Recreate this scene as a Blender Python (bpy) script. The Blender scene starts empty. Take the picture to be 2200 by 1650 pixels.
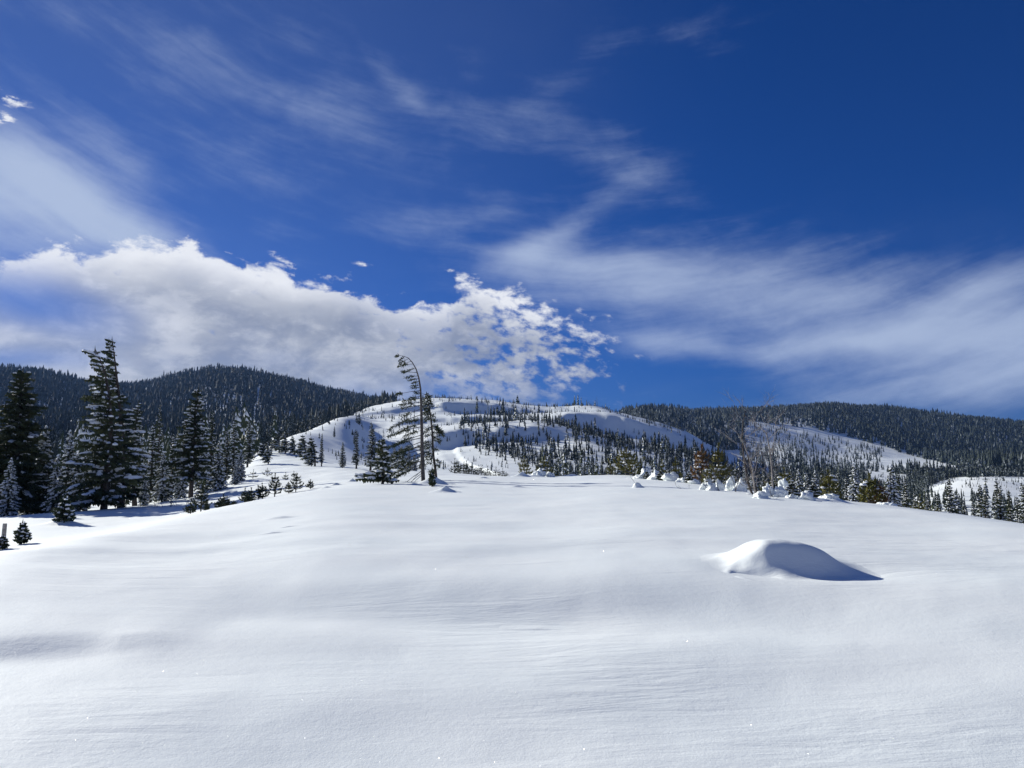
import bpy, math, random
import numpy as np
from mathutils import Vector, Matrix

random.seed(7)
rng = np.random.default_rng(7)
sc = bpy.context.scene
COL = sc.collection
PI = math.pi

# ---------------------------------------------------------------- camera, sky, sun, exposure
EYE = 1.6
PITCH = math.radians(5.5)
F_PX = 1600.0                      # focal length in pixels of the 2200 px wide photograph
cam_d = bpy.data.cameras.new("camera")
cam_d.sensor_width = 36.0
cam_d.lens = 36.0 * F_PX / 2200.0
cam_d.clip_start = 0.1
cam_d.clip_end = 12000.0
cam = bpy.data.objects.new("camera", cam_d)
cam.location = (0, 0, EYE)
cam.rotation_euler = (PI / 2 + PITCH, 0, 0)
COL.objects.link(cam)
sc.camera = cam

SUN_AZ = math.radians(-52.0)       # left of the view direction
SUN_EL = math.radians(22.0)
sun_dir = Vector((math.sin(SUN_AZ) * math.cos(SUN_EL), math.cos(SUN_AZ) * math.cos(SUN_EL), math.sin(SUN_EL)))
sun_d = bpy.data.lights.new("sun", 'SUN')
sun_d.energy = 5.0
sun_d.angle = math.radians(0.53)
sun_d.color = (1.0, 0.98, 0.90)
sun = bpy.data.objects.new("sun", sun_d)
sun.rotation_euler = sun_dir.to_track_quat('Z', 'Y').to_euler()
COL.objects.link(sun)

sc.view_settings.view_transform = 'Standard'
sc.view_settings.look = 'None'
sc.view_settings.gamma = 1.0
sc.view_settings.exposure = 0.36
sc.view_settings.use_curve_mapping = False


def unproject(px, py):
    """direction (azimuth, tangent of elevation) seen at a pixel of the photograph"""
    xc = (px - 1100.0) / F_PX
    yc = (825.0 - py) / F_PX
    dx = xc
    dy = math.cos(PITCH) - yc * math.sin(PITCH)
    dz = math.sin(PITCH) + yc * math.cos(PITCH)
    return math.atan2(dx, dy), dz / math.hypot(dx, dy)


def project(x, y, z):
    z = z - EYE
    f = y * math.cos(PITCH) + z * math.sin(PITCH)
    u = -y * math.sin(PITCH) + z * math.cos(PITCH)
    f = np.where(f < 1e-3, 1e-3, f)
    return 1100 + F_PX * x / f, 825 - F_PX * u / f


# ---- node helper: arithmetic on sockets
class N:
    def __init__(self, nt):
        self.nt = nt

    def new(self, t, **kw):
        n = self.nt.nodes.new(t)
        for k, v in kw.items():
            setattr(n, k, v)
        return n

    def put(self, sock, v):
        if isinstance(v, bpy.types.NodeSocket):
            self.nt.links.new(v, sock)
        else:
            sock.default_value = v

    def m(self, op, a, b=None, c=None, clamp=False):
        n = self.new('ShaderNodeMath', operation=op, use_clamp=clamp)
        self.put(n.inputs[0], a)
        if b is not None:
            self.put(n.inputs[1], b)
        if c is not None:
            self.put(n.inputs[2], c)
        return n.outputs[0]

    def add(self, a, b): return self.m('ADD', a, b)
    def sub(self, a, b): return self.m('SUBTRACT', a, b)
    def mul(self, a, b): return self.m('MULTIPLY', a, b)

    def smooth(self, v, lo, hi, tmin=0.0, tmax=1.0):
        n = self.new('ShaderNodeMapRange', interpolation_type='SMOOTHSTEP')
        self.put(n.inputs[0], v)
        n.inputs[1].default_value = lo
        n.inputs[2].default_value = hi
        n.inputs[3].default_value = tmin
        n.inputs[4].default_value = tmax
        return n.outputs[0]

    def vec(self, x, y, z):
        n = self.new('ShaderNodeCombineXYZ')
        for i, v in enumerate((x, y, z)):
            self.put(n.inputs[i], v)
        return n.outputs[0]

    def noise(self, vec, scale, detail=4.0, rough=0.55, dist=0.0, dims='3D'):
        n = self.new('ShaderNodeTexNoise', noise_dimensions=dims)
        if vec is not None:
            self.put(n.inputs['Vector'], vec)
        n.inputs['Scale'].default_value = scale
        n.inputs['Detail'].default_value = detail
        n.inputs['Roughness'].default_value = rough
        n.inputs['Distortion'].default_value = dist
        return n.outputs[0]

    def mixc(self, f, a, b):
        n = self.new('ShaderNodeMix', data_type='RGBA')
        self.put(n.inputs[0], f)
        self.put(n.inputs[6], a)
        self.put(n.inputs[7], b)
        return n.outputs[2]

    def curve(self, v, pts):
        n = self.new('ShaderNodeFloatCurve')
        c = n.mapping.curves[0]
        while len(c.points) < len(pts):
            c.points.new(0.5, 0.5)
        for p, (x, y) in zip(c.points, pts):
            p.location = (x, y)
            p.handle_type = 'AUTO_CLAMPED'
        n.mapping.use_clip = False
        n.mapping.update()
        self.put(n.inputs['Value'], v)
        return n.outputs[0]


def build_world():
    w = bpy.data.worlds.new("World")
    sc.world = w
    w.use_nodes = True
    nt = w.node_tree
    nt.nodes.clear()
    g = N(nt)
    out = g.new('ShaderNodeOutputWorld')
    bg = g.new('ShaderNodeBackground')
    bg.inputs[1].default_value = 0.1
    nt.links.new(bg.outputs[0], out.inputs[0])
    sky = g.new('ShaderNodeTexSky', sky_type='NISHITA')
    sky.sun_disc = False
    sky.sun_elevation = SUN_EL
    sky.sun_rotation = SUN_AZ
    sky.altitude = 1800.0
    sky.air_density = 1.0
    sky.dust_density = 0.0
    sky.ozone_density = 3.0
    tc = g.new('ShaderNodeTexCoord')
    sep = g.new('ShaderNodeSeparateXYZ')
    nt.links.new(tc.outputs['Generated'], sep.inputs[0])
    X, Y, Z = sep.outputs
    az = g.m('ARCTAN2', X, Y)
    el = g.m('ARCSINE', Z)
    # deep winter blue of thin mountain air, as the photograph renders it
    srgb = g.new('ShaderNodeSeparateColor')
    nt.links.new(sky.outputs[0], srgb.inputs[0])
    hx = g.m('EXPONENT', g.mul(g.m('MAXIMUM', el, 0.0), -8.0))
    scc = g.new('ShaderNodeCombineColor')
    for k, (gain, drop) in enumerate(((0.047, 0.30), (0.222, 0.58), (0.545, 0.36))):
        nt.links.new(g.mul(g.mul(srgb.outputs[k], gain), g.sub(1.0, g.mul(hx, drop))), scc.inputs[k])
    skyc = scc.outputs[0]
    zz = g.add(g.m('MAXIMUM', Z, 0.0), 0.16)
    P = g.vec(g.m('DIVIDE', X, zz), g.m('DIVIDE', Y, zz), 0.0)       # flat cloud deck
    A = g.vec(az, g.mul(el, 1.35), 0.0)

    def ae(px, py):
        a, t = unproject(px, py)
        return a, math.atan(t)

    def ell(px, py, rx, ry, ang, amp):
        a0, e0 = ae(px, py)
        rx, ry = rx / F_PX, ry / F_PX
        c, s = math.cos(math.radians(ang)), math.sin(math.radians(ang))
        dx, dy = g.sub(azw, a0), g.sub(elw, e0)
        u = g.m('MULTIPLY_ADD', dx, c / rx, g.mul(dy, s / rx))
        v = g.m('MULTIPLY_ADD', dx, -s / ry, g.mul(dy, c / ry))
        d2 = g.m('MULTIPLY_ADD', u, u, g.mul(v, v))
        return g.mul(g.m('EXPONENT', g.mul(d2, -1.0)), amp)

    # domain warp so that nothing reads as an ellipse
    w1 = g.noise(A, 5.0, 3.0, 0.5)
    w2 = g.noise(g.vec(g.add(az, 7.3), g.add(g.mul(el, 1.6), 2.1), 0.0), 6.0, 3.0, 0.5)
    azw = g.m('MULTIPLY_ADD', g.sub(w1, 0.5), 0.12, az)
    elw = g.m('MULTIPLY_ADD', g.sub(w2, 0.5), 0.06, el)

    # ---------------- thin high cloud
    # fibres that fan out: falling to the right on the left, rising to the right on the right
    a2 = g.mul(az, az)
    fx_ = g.m('MULTIPLY_ADD', g.sub(w1, 0.5), 0.10, az)
    fy_ = g.m('MULTIPLY_ADD', a2, -1.15, g.mul(el, 3.6))
    fy_ = g.m('MULTIPLY_ADD', g.sub(w2, 0.5), 0.14, fy_)
    fib = g.noise(g.vec(fx_, fy_, 0.3), 4.6, 10.0, 0.60, 0.0)
    fib2 = g.noise(g.vec(g.mul(fx_, 0.55), g.m('MULTIPLY_ADD', az, 0.35, g.mul(fy_, 1.6)), 4.3), 8.0, 10.0, 0.61, 0.0)
    soft = g.noise(P, 1.1, 5.0, 0.55, 0.4)
    blobs = [  # px, py, rx, ry, angle, amount
        (1300, 570, 300, 60, -6, 0.62), (1210, 490, 190, 34, 30, 0.48), (1650, 630, 420, 84, -4, 0.62),
        (1900, 740, 420, 70, 0, 0.50), (2170, 600, 190, 34, 20, 0.45), (1800, 738, 190, 22, 3, 0.40),
        (1950, 850, 360, 40, 5, 0.55), (2150, 720, 200, 60, 6, 0.30), (1420, 735, 160, 26, -8, 0.50),
        (1360, 340, 260, 60, -26, 0.27), (1000, 250, 280, 50, -6, 0.28), (870, 200, 80, 26, -35, 0.34),
        (600, 205, 300, 55, -14, 0.33), (1190, 190, 100, 34, 15, 0.30), (1000, 460, 190, 36, 6, 0.34),
        (200, 110, 500, 130, -8, 0.17), (580, 500, 110, 26, -4, 0.26), (250, 330, 110, 44, -35, 0.44),
        (60, 400, 260, 80, -20, 0.66), (270, 475, 200, 52, -24, 0.62), (0, 520, 190, 60, 0, 0.3),
        (2350, 760, 300, 100, 8, 0.5), (-250, 420, 300, 160, 0, 0.5), (560, 380, 420, 70, -10, 0.14),
        (1740, 272, 40, 8, 3, 0.12), (1800, 240, 300, 120, 0, -0.30), (1450, 300, 900, 220, 0, 0.06),
    ]
    azw, elw = g.m('MULTIPLY_ADD', g.sub(w1, 0.5), 0.05, az), g.m('MULTIPLY_ADD', g.sub(w2, 0.5), 0.03, el)
    tot = None
    for b in blobs:
        e = ell(*b)
        tot = e if tot is None else g.add(tot, e)
    pat = g.noise(g.vec(az, g.m('MULTIPLY_ADD', az, 0.15, g.mul(el, 1.9)), 9.1), 6.5, 10.0, 0.63, 0.2)
    f12 = g.add(g.add(g.mul(fib, 0.42), g.mul(fib2, 0.33)), g.mul(pat, 0.55))
    veil = g.smooth(g.add(g.mul(f12, 1.25), g.mul(tot, 0.80)), 0.88, 1.85)
    # the same high cloud, thinly, over the rest of the sky
    back = g.mul(g.smooth(soft, 0.46, 0.74), 0.28)
    outm = g.smooth(g.m('ABSOLUTE', az), 0.60, 1.0)
    veil = g.add(veil, g.mul(back, g.add(g.mul(outm, 0.9), 0.10)))
    veil = g.m('MULTIPLY', veil, 0.95, clamp=True)
    veil = g.add(g.mul(veil, 0.90), g.smooth(az, -0.6, 0.35, 0.085, 0.0))

    # ---------------- cumulus bank with a ragged top edge
    edge_pts = [(-900, 470), (-300, 520), (60, 545), (160, 520), (300, 512), (380, 515), (480, 545), (590, 578), (740, 603),
                (900, 655), (960, 640), (1010, 592), (1080, 620), (1180, 648), (1260, 672), (1330, 700), (1420, 760), (1520, 860), (1700, 980), (2400, 1020)]
    AZ0, AZR, ELR = -1.2, 2.4, 0.6
    cp = []
    for px, py in edge_pts:
        a, e = ae(px, py)
        cp.append(((a - AZ0) / AZR, (e + 0.1) / ELR))
    cp = [(0.0, 0.42)] + [c for c in cp if 0.01 < c[0] < 0.99] + [(1.0, 0.1)]
    cur = g.curve(g.m('DIVIDE', g.sub(az, AZ0), AZR, clamp=True), cp)
    edge = g.sub(g.mul(cur, ELR), 0.1)
    puff = g.noise(g.vec(az, g.mul(el, 1.7), 0.0), 20.0, 9.0, 0.6, 0.25)
    puff2 = g.noise(g.vec(g.add(az, 3.0), g.mul(el, 1.9), 1.0), 7.0, 6.0, 0.55, 0.3)
    depth = g.sub(edge, el)                                  # > 0 inside
    depth = g.m('MULTIPLY_ADD', g.sub(puff, 0.5), 0.115, depth)
    depth = g.m('MULTIPLY_ADD', g.sub(puff2, 0.5), 0.03, depth)
    body = g.smooth(depth, 0.0, 0.017)
    # broken cells towards the right end
    a_l, _ = ae(720, 700)
    a_r, _ = ae(1330, 700)
    t = g.m('DIVIDE', g.sub(az, a_l), a_r - a_l, clamp=True)
    sh = g.vec(az, g.m('MULTIPLY_ADD', az, 0.25, g.mul(el, 1.6)), 0.0)
    cell = g.noise(sh, 38.0, 6.0, 0.58, 0.0)
    big = g.noise(sh, 11.0, 3.0, 0.5)
    cc = g.m('MULTIPLY_ADD', big, 0.55, cell)
    cc = g.add(cc, g.mul(g.m('POWER', g.sub(1.0, t), 1.5), 0.34))
    cc = g.sub(cc, g.mul(g.smooth(az, ae(1180, 750)[0], ae(1400, 750)[0]), 0.22))
    cells = g.smooth(cc, 0.68, 0.93)
    low, _e = ae(600, 850)
    fade_r = g.smooth(az, ae(1300, 750)[0], ae(1450, 750)[0], 1.0, 0.0)
    # lower fringe breaks up above the hills right of the left mountain
    lowgap = g.mul(g.smooth(el, math.atan(unproject(1100, 880)[1]), math.atan(unproject(1100, 790)[1]), 1.0, 0.0), g.smooth(az, ae(640, 800)[0], ae(900, 800)[0]))
    lowgap = g.mul(lowgap, g.smooth(big, 0.35, 0.6, 1.0, 0.35))
    gapL = ell(40, 640, 150, 55, -8, 0.85)
    gapL2 = ell(10, 765, 150, 20, 0, 0.5)
    dens = g.mul(g.mul(body, cells), fade_r)
    dens = g.mul(dens, g.m('SUBTRACT', 1.0, lowgap, clamp=True))
    dens = g.mul(dens, g.m('SUBTRACT', 1.0, g.m('MULTIPLY_ADD', g.add(gapL, gapL2), 1.0, 0.0, clamp=True), clamp=True))
    # two small bright puffs at the far left and a few crumbs above the bank
    crumbs = None
    for b in [(12, 207, 38, 15, -8, 1.1), (0, 253, 22, 10, 0, 1.1), (775, 562, 26, 7, 0, 0.7), (640, 572, 40, 10, -12, 1.0), (590, 548, 18, 8, 0, 0.7),
              (957, 585, 20, 6, 0, 0.8), (1010, 600, 26, 9, 0, 0.8), (-160, 230, 90, 40, 0, 1.4)]:
        e = ell(*b)
        crumbs = e if crumbs is None else g.add(crumbs, e)
    rag = g.noise(g.vec(g.mul(az, 0.8), g.mul(el, 1.9), 2.7), 60.0, 6.0, 0.65, 0.0)
    crumbs = g.smooth(g.mul(crumbs, g.m('MULTIPLY_ADD', g.sub(g.add(g.mul(puff, 0.5), g.mul(rag, 0.5)), 0.5), 9.0, 0.7)), 0.30, 1.25)
    crumbs = g.mul(crumbs, g.smooth(az, 0.5, 0.7, 1.0, 0.0))
    dens = g.m('MAXIMUM', dens, g.mul(crumbs, 0.95))
    dens = g.mul(dens, g.smooth(puff2, 0.25, 0.6, 0.82, 0.97))
    # light: sunlit rim at the top, greyer base
    rim = g.smooth(depth, 0.003, 0.070, 1.0, 0.0)
    lump = g.smooth(puff, 0.40, 0.66)
    lump2 = g.smooth(puff2, 0.35, 0.68)
    lit = g.add(g.mul(rim, 0.85), g.add(g.mul(lump, 0.30), g.mul(lump2, 0.30)))
    lit = g.add(lit, g.mul(crumbs, 0.35))
    lit = g.sub(lit, ell(760, 690, 260, 45, -6, 0.35))
    lit = g.m('ADD', lit, ell(200, 700, 150, 40, 10, 0.22), clamp=True)
    SC = 7.9
    cloud_c = g.mixc(lit, (0.27 * SC, 0.31 * SC, 0.41 * SC, 1), (0.84 * SC, 0.86 * SC, 0.91 * SC, 1))
    veil_c = (0.44 * SC, 0.53 * SC, 0.72 * SC, 1)
    c1 = g.mixc(veil, skyc, veil_c)
    c2 = g.mixc(dens, c1, cloud_c)
    nt.links.new(c2, bg.inputs[0])
    w.cycles.sampling_method = 'MANUAL'
    w.cycles.sample_map_resolution = 512


build_world()

# ---------------------------------------------------------------- small tools
def perlin(x, y, seed=0):
    x = np.asarray(x, float); y = np.asarray(y, float)
    xi = np.floor(x).astype(np.int64); yi = np.floor(y).astype(np.int64)
    xf = x - xi; yf = y - yi

    def grad(ix, iy, fx, fy):
        h = (ix * 374761393 + iy * 668265263 + seed * 974634777) & 0x7fffffff
        h = (h ^ (h >> 13)) * 1274126177 & 0x7fffffff
        a = (h & 0xffff) / 65536.0 * 2 * PI
        return np.cos(a) * fx + np.sin(a) * fy
    u = xf * xf * xf * (xf * (xf * 6 - 15) + 10)
    v = yf * yf * yf * (yf * (yf * 6 - 15) + 10)
    a = grad(xi, yi, xf, yf); b = grad(xi + 1, yi, xf - 1, yf)
    c = grad(xi, yi + 1, xf, yf - 1); d = grad(xi + 1, yi + 1, xf - 1, yf - 1)
    return (a * (1 - u) + b * u) * (1 - v) + (c * (1 - u) + d * u) * v


def fbm(x, y, seed=0, octs=4, gain=0.5):
    s, a = 0.0, 1.0
    for o in range(octs):
        s = s + a * perlin(x * 2 ** o, y * 2 ** o, seed + o * 17)
        a *= gain
    return s


def sstep(v, a, b):
    t = np.clip((v - a) / (b - a), 0, 1)
    return t * t * (3 - 2 * t)


def pchip(x, y, xq):
    x = np.asarray(x, float); y = np.asarray(y, float)
    h = np.diff(x); d = np.diff(y) / h
    m = np.zeros_like(y)
    for i in range(1, len(x) - 1):
        if d[i - 1] * d[i] > 0:
            w1 = 2 * h[i] + h[i - 1]; w2 = h[i] + 2 * h[i - 1]
            m[i] = (w1 + w2) / (w1 / d[i - 1] + w2 / d[i])
    m[0] = d[0]; m[-1] = d[-1]
    xq = np.clip(xq, x[0], x[-1])
    k = np.clip(np.searchsorted(x, xq) - 1, 0, len(x) - 2)
    t = (xq - x[k]) / h[k]
    return ((2 * t**3 - 3 * t**2 + 1) * y[k] + (t**3 - 2 * t**2 + t) * h[k] * m[k]
            + (-2 * t**3 + 3 * t**2) * y[k + 1] + (t**3 - t**2) * h[k] * m[k + 1])


def lin(px, pts):
    return float(np.interp(px, [p[0] for p in pts], [p[1] for p in pts]))


def inpoly(px, py, poly):
    px = np.asarray(px, float); py = np.asarray(py, float)
    c = np.zeros(px.shape, bool)
    n = len(poly)
    for i in range(n):
        x1, y1 = poly[i]; x2, y2 = poly[(i + 1) % n]
        cond = ((y1 > py) != (y2 > py)) & (px < (x2 - x1) * (py - y1) / (y2 - y1 + 1e-9) + x1)
        c ^= cond
    return c


def tri_mesh(name, V, Fa, mats, midx=None, smooth=False):
    """one mesh from numpy triangles (or quads)"""
    V = np.asarray(V, np.float32); Fa = np.asarray(Fa, np.int32)
    me = bpy.data.meshes.new(name)
    k = Fa.shape[1]
    me.vertices.add(len(V)); me.vertices.foreach_set("co", V.ravel())
    me.loops.add(Fa.size); me.loops.foreach_set("vertex_index", Fa.ravel())
    me.polygons.add(len(Fa))
    me.polygons.foreach_set("loop_start", np.arange(0, Fa.size, k, dtype=np.int32))
    me.polygons.foreach_set("loop_total", np.full(len(Fa), k, dtype=np.int32))
    for m in mats:
        me.materials.append(m)
    if midx is not None:
        me.polygons.foreach_set("material_index", np.asarray(midx, np.int32))
    me.polygons.foreach_set("use_smooth", np.full(len(Fa), bool(smooth)))
    me.update(calc_edges=True)
    return me


def link(name, me, parent=None, loc=None, rz=None, sc_=None):
    o = bpy.data.objects.new(name, me)
    COL.objects.link(o)
    if parent is not None:
        o.parent = parent
    if loc is not None:
        o.location = loc
    if rz is not None:
        o.rotation_euler = (0, 0, rz)
    if sc_ is not None:
        o.scale = sc_ if hasattr(sc_, '__len__') else (sc_, sc_, sc_)
    return o


def tag(o, label, cat, group=None):
    o['label'] = label; o['category'] = cat
    if group:
        o['group'] = group
    elif 'group' in o:
        del o['group']
    return o


# ---------------------------------------------------------------- materials
def mat(name):
    m = bpy.data.materials.new(name)
    m.use_nodes = True
    g = N(m.node_tree)
    b = m.node_tree.nodes['Principled BSDF']
    return m, g, b


def snow_material(name, near):
    m, g, b = mat(name)
    nt = m.node_tree
    b.inputs['Roughness'].default_value = 0.62
    b.inputs['Specular IOR Level'].default_value = 0.25
    tc = g.new('ShaderNodeTexCoord')
    P = tc.outputs['Object']
    sep = g.new('ShaderNodeSeparateXYZ'); nt.links.new(P, sep.inputs[0])
    # very faint variation between wind-packed and fresh snow
    v = g.noise(P, 0.35 if near else 0.02, 4.0, 0.5)
    col = g.mixc(g.smooth(v, 0.3, 0.7), (0.835, 0.88, 0.875, 1), (0.88, 0.91, 0.895, 1))
    nt.links.new(col, b.inputs['Base Color'])
    # wind ripples: stretched along the wind (mostly left to right), plus grain
    rp = g.vec(g.m('MULTIPLY_ADD', sep.outputs[1], 0.35, g.mul(sep.outputs[0], 0.32)), g.m('MULTIPLY_ADD', sep.outputs[0], -0.30, g.mul(sep.outputs[1], 1.9)), sep.outputs[2])
    r1 = g.noise(rp, 1.6, 5.0, 0.55, 0.6)
    r2 = g.noise(rp, 7.0, 4.0, 0.6, 0.3)
    gr = g.noise(P, 55.0, 3.0, 0.7)
    gr2 = g.noise(P, 14.0, 3.0, 0.6)
    patch = g.smooth(g.noise(P, 0.22, 3.0, 0.5), 0.42, 0.62)
    h = g.add(g.mul(g.mul(r1, 0.034), g.add(g.mul(patch, 0.8), 0.2)), g.mul(g.mul(r2, 0.010), g.add(g.mul(patch, 0.85), 0.15)))
    h = g.add(h, g.add(g.mul(gr, 0.0030), g.mul(gr2, 0.0040)))
    bp = g.new('ShaderNodeBump')
    bp.inputs['Strength'].default_value = 0.65 if near else 0.5
    bp.inputs['Distance'].default_value = 1.0
    nt.links.new(h, bp.inputs['Height'])
    nt.links.new(bp.outputs[0], b.inputs['Normal'])
    if near:
        # ice crystals: tiny facets, each tilted its own way, mirror-like; a few of them catch the sun
        vo = g.new('ShaderNodeTexVoronoi', feature='F1')
        nt.links.new(P, vo.inputs['Vector'])
        vo.inputs['Scale'].default_value = 240.0
        rn = g.new('ShaderNodeVectorMath', operation='SUBTRACT')
        nt.links.new(vo.outputs['Color'], rn.inputs[0]); rn.inputs[1].default_value = (0.5, 0.5, 0.2)
        nn = g.new('ShaderNodeVectorMath', operation='NORMALIZE'); nt.links.new(rn.outputs[0], nn.inputs[0])
        gl = g.new('ShaderNodeBsdfGlossy'); gl.inputs['Roughness'].default_value = 0.16
        gl.inputs['Color'].default_value = (1, 1, 1, 1)
        nt.links.new(nn.outputs[0], gl.inputs['Normal'])
        wn = g.new('ShaderNodeTexWhiteNoise', noise_dimensions='3D'); nt.links.new(vo.outputs['Color'], wn.inputs['Vector'])
        pick = g.mul(g.m('GREATER_THAN', wn.outputs[0], 0.93), g.m('LESS_THAN', vo.outputs['Distance'], 0.30))
        mx = g.new('ShaderNodeMixShader')
        nt.links.new(g.mul(pick, 0.14), mx.inputs[0])
        nt.links.new(b.outputs[0], mx.inputs[1]); nt.links.new(gl.outputs[0], mx.inputs[2])
        nt.links.new(mx.outputs[0], nt.nodes['Material Output'].inputs[0])
    return m


def plain_material(name, c1, c2, scale=3.0, rough=0.8, obj_var=0.0, spec=0.2):
    m, g, b = mat(name)
    nt = m.node_tree
    b.inputs['Roughness'].default_value = rough
    b.inputs['Specular IOR Level'].default_value = spec
    tc = g.new('ShaderNodeTexCoord')
    v = g.noise(tc.outputs['Object'], scale, 3.0, 0.6)
    f = g.smooth(v, 0.35, 0.65)
    if obj_var:
        oi = g.new('ShaderNodeObjectInfo')
        f = g.m('MULTIPLY_ADD', g.sub(oi.outputs['Random'], 0.5), obj_var, f, clamp=True)
    nt.links.new(g.mixc(f, (*c1, 1), (*c2, 1)), b.inputs['Base Color'])
    return m


M_SNOW = snow_material("snow", True)
M_SNOW_FAR = snow_material("distant_snow", False)
M_BOUGH_SNOW = plain_material("bough_snow", (0.80, 0.83, 0.86), (0.88, 0.89, 0.90), 4.0, 0.6)
M_NEEDLE = plain_material("fir_needles", (0.036, 0.054, 0.030), (0.078, 0.088, 0.040), 1.4, 0.75, 0.5)
M_NEEDLE_BROWN = plain_material("browned_needles", (0.060, 0.050, 0.022), (0.095, 0.055, 0.028), 2.0, 0.75)
M_FROST = plain_material("frosted_needles", (0.08, 0.10, 0.11), (0.28, 0.31, 0.33), 0.05, 0.8)
M_NEEDLE_FAR = plain_material("distant_needles", (0.014, 0.024, 0.022), (0.034, 0.044, 0.034), 0.06, 0.8)
M_PINE = plain_material("pine_needles", (0.10, 0.105, 0.022), (0.17, 0.155, 0.038), 3.0, 0.7, 0.5)
M_PINE_RUST = plain_material("rusty_pine_needles", (0.14, 0.08, 0.025), (0.21, 0.11, 0.04), 3.0, 0.7)
M_BARK = plain_material("bark", (0.040, 0.032, 0.028), (0.10, 0.085, 0.075), 9.0, 0.9)
M_BARK_MID = plain_material("weathered_bark", (0.06, 0.052, 0.048), (0.14, 0.125, 0.115), 9.0, 0.9)
M_BARK_GREY = plain_material("grey_bark", (0.20, 0.18, 0.17), (0.38, 0.35, 0.33), 8.0, 0.9)

# ---------------------------------------------------------------- terrain
# Profiles of the ground: for a bearing (given as a column of the photograph) the distance of each
# break of slope and the height at which it is seen.
ST = {
    -700: [(11, 1290), (16, 1300), (25, 1250), (45, 1190), (70, 1150), (120, 1060), (300, 950), (700, 880), (1500, 790), (2300, 800)],
    -200: [(12.5, 1232), (17, 1240), (25, 1215), (45, 1140), (65, 1140), (110, 1070), (300, 975), (700, 895), (1500, 800), (2300, 820)],
    0: [(14, 1186), (18, 1196), (25, 1188), (45, 1110), (62, 1114), (110, 1060), (300, 980), (700, 900), (1500, 806), (2300, 840)],
    100: [(15, 1168), (20, 1177), (28, 1165), (47, 1103), (62, 1106), (110, 1055), (300, 982), (700, 902), (1500, 818), (2300, 850)],
    200: [(17, 1149), (22, 1158), (32, 1144), (50, 1096), (65, 1098), (120, 1050), (300, 985), (700, 905), (1500, 842), (2300, 860)],
    300: [(20, 1127), (27, 1133), (38, 1118), (52, 1088), (70, 1080), (130, 1040), (300, 985), (700, 910), (1500, 838), (2300, 860)],
    400: [(24, 1105), (31, 1110), (42, 1097), (58, 1074), (80, 1054), (130, 1030), (300, 985), (700, 910), (1500, 816), (2300, 850)],
    450: [(25, 1095), (32, 1100), (44, 1084), (62, 1058), (85, 1040), (130, 1028), (300, 985), (700, 910), (1500, 810), (2300, 850)],
    500: [(27, 1085), (34, 1089), (45, 1072), (70, 1040), (95, 1012), (130, 1008), (300, 985), (700, 910), (1500, 811), (2300, 850)],
    550: [(28, 1075), (35, 1079), (46, 1062), (70, 1030), (105, 992), (140, 974), (170, 976), (320, 972), (700, 910), (1500, 816), (2300, 850)],
    600: [(30, 1065), (37, 1068), (48, 1052), (70, 1022), (110, 984), (180, 946), (215, 950), (380, 960), (700, 912), (1500, 828), (2300, 860)],
    650: [(31, 1055), (38, 1057), (49, 1042), (70, 1016), (110, 984), (200, 926), (240, 930), (400, 940), (700, 910), (1500, 838), (2300, 860)],
    700: [(33, 1045), (40, 1046), (50, 1034), (70, 1012), (110, 986), (190, 950), (290, 905), (340, 909), (500, 915), (800, 905), (1500, 850), (2300, 870)],
    750: [(35, 1040), (42, 1037), (55, 1024), (75, 1008), (105, 1000), (190, 965), (340, 886), (400, 889), (600, 895), (900, 890), (1500, 856), (2300, 870)],
}
C1L = [(760, 986), (850, 990), (900, 986), (940, 972), (980, 956), (1050, 952), (1150, 946), (1250, 944), (1350, 962), (1500, 985)]  # steep banks added to the slope to shade it, standing in for cloud shadows
C1H = [(760, 980), (800, 972), (850, 952), (900, 934), (1000, 920), (1060, 914), (1150, 916), (1250, 938), (1350, 961), (1500, 984)]
C2L = [(760, 925), (850, 915), (920, 909), (1000, 908), (1080, 906), (1150, 898), (1200, 902), (1250, 918), (1300, 928), (1400, 950), (1500, 972)]
C2H = [(760, 920), (850, 909), (920, 899), (1000, 897), (1080, 901), (1150, 894), (1200, 894), (1250, 890), (1300, 888), (1400, 914), (1450, 930), (1500, 955)]
C3L = [(760, 895), (850, 884), (900, 881), (1000, 888), (1060, 890), (1150, 882), (1200, 885), (1250, 886), (1300, 884.5), (1400, 911), (1500, 950)]
C3H = [(760, 892), (850, 878), (900, 869), (950, 865), (1000, 868), (1100, 875), (1160, 880), (1200, 882), (1250, 882), (1300, 883), (1400, 909), (1500, 948)]
TOP = [(800, 873), (850, 863), (900, 859), (930, 858), (1000, 861), (1060, 866), (1120, 872), (1180, 880), (1210, 874), (1240, 872), (1290, 877), (1350, 893), (1420, 906), (1480, 930), (1550, 962)]
NEAR = {800: [(37, 1038), (50, 1026), (75, 1008), (100, 1000), (130, 1004), (200, 992)],
        900: [(42, 1035), (57, 1020), (75, 1013), (95, 1016), (130, 1012), (200, 998)],
        1000: [(45, 1026), (62, 1017), (80, 1022), (120, 1022), (200, 1000)],
        1100: [(45, 1031), (57, 1026), (75, 1034), (120, 1028), (200, 1004)],
        1200: [(45, 1030), (57, 1023), (75, 1032), (120, 1034), (200, 1014)],
        1300: [(42, 1028), (55, 1021), (72, 1034), (120, 1044), (200, 1028)],
        1400: [(40, 1031), (50, 1026), (66, 1044), (120, 1058), (200, 1040)],
        1500: [(36, 1041), (44, 1040), (60, 1062), (120, 1074), (200, 1052)]}
for px, nr in NEAR.items():
    pass
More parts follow.
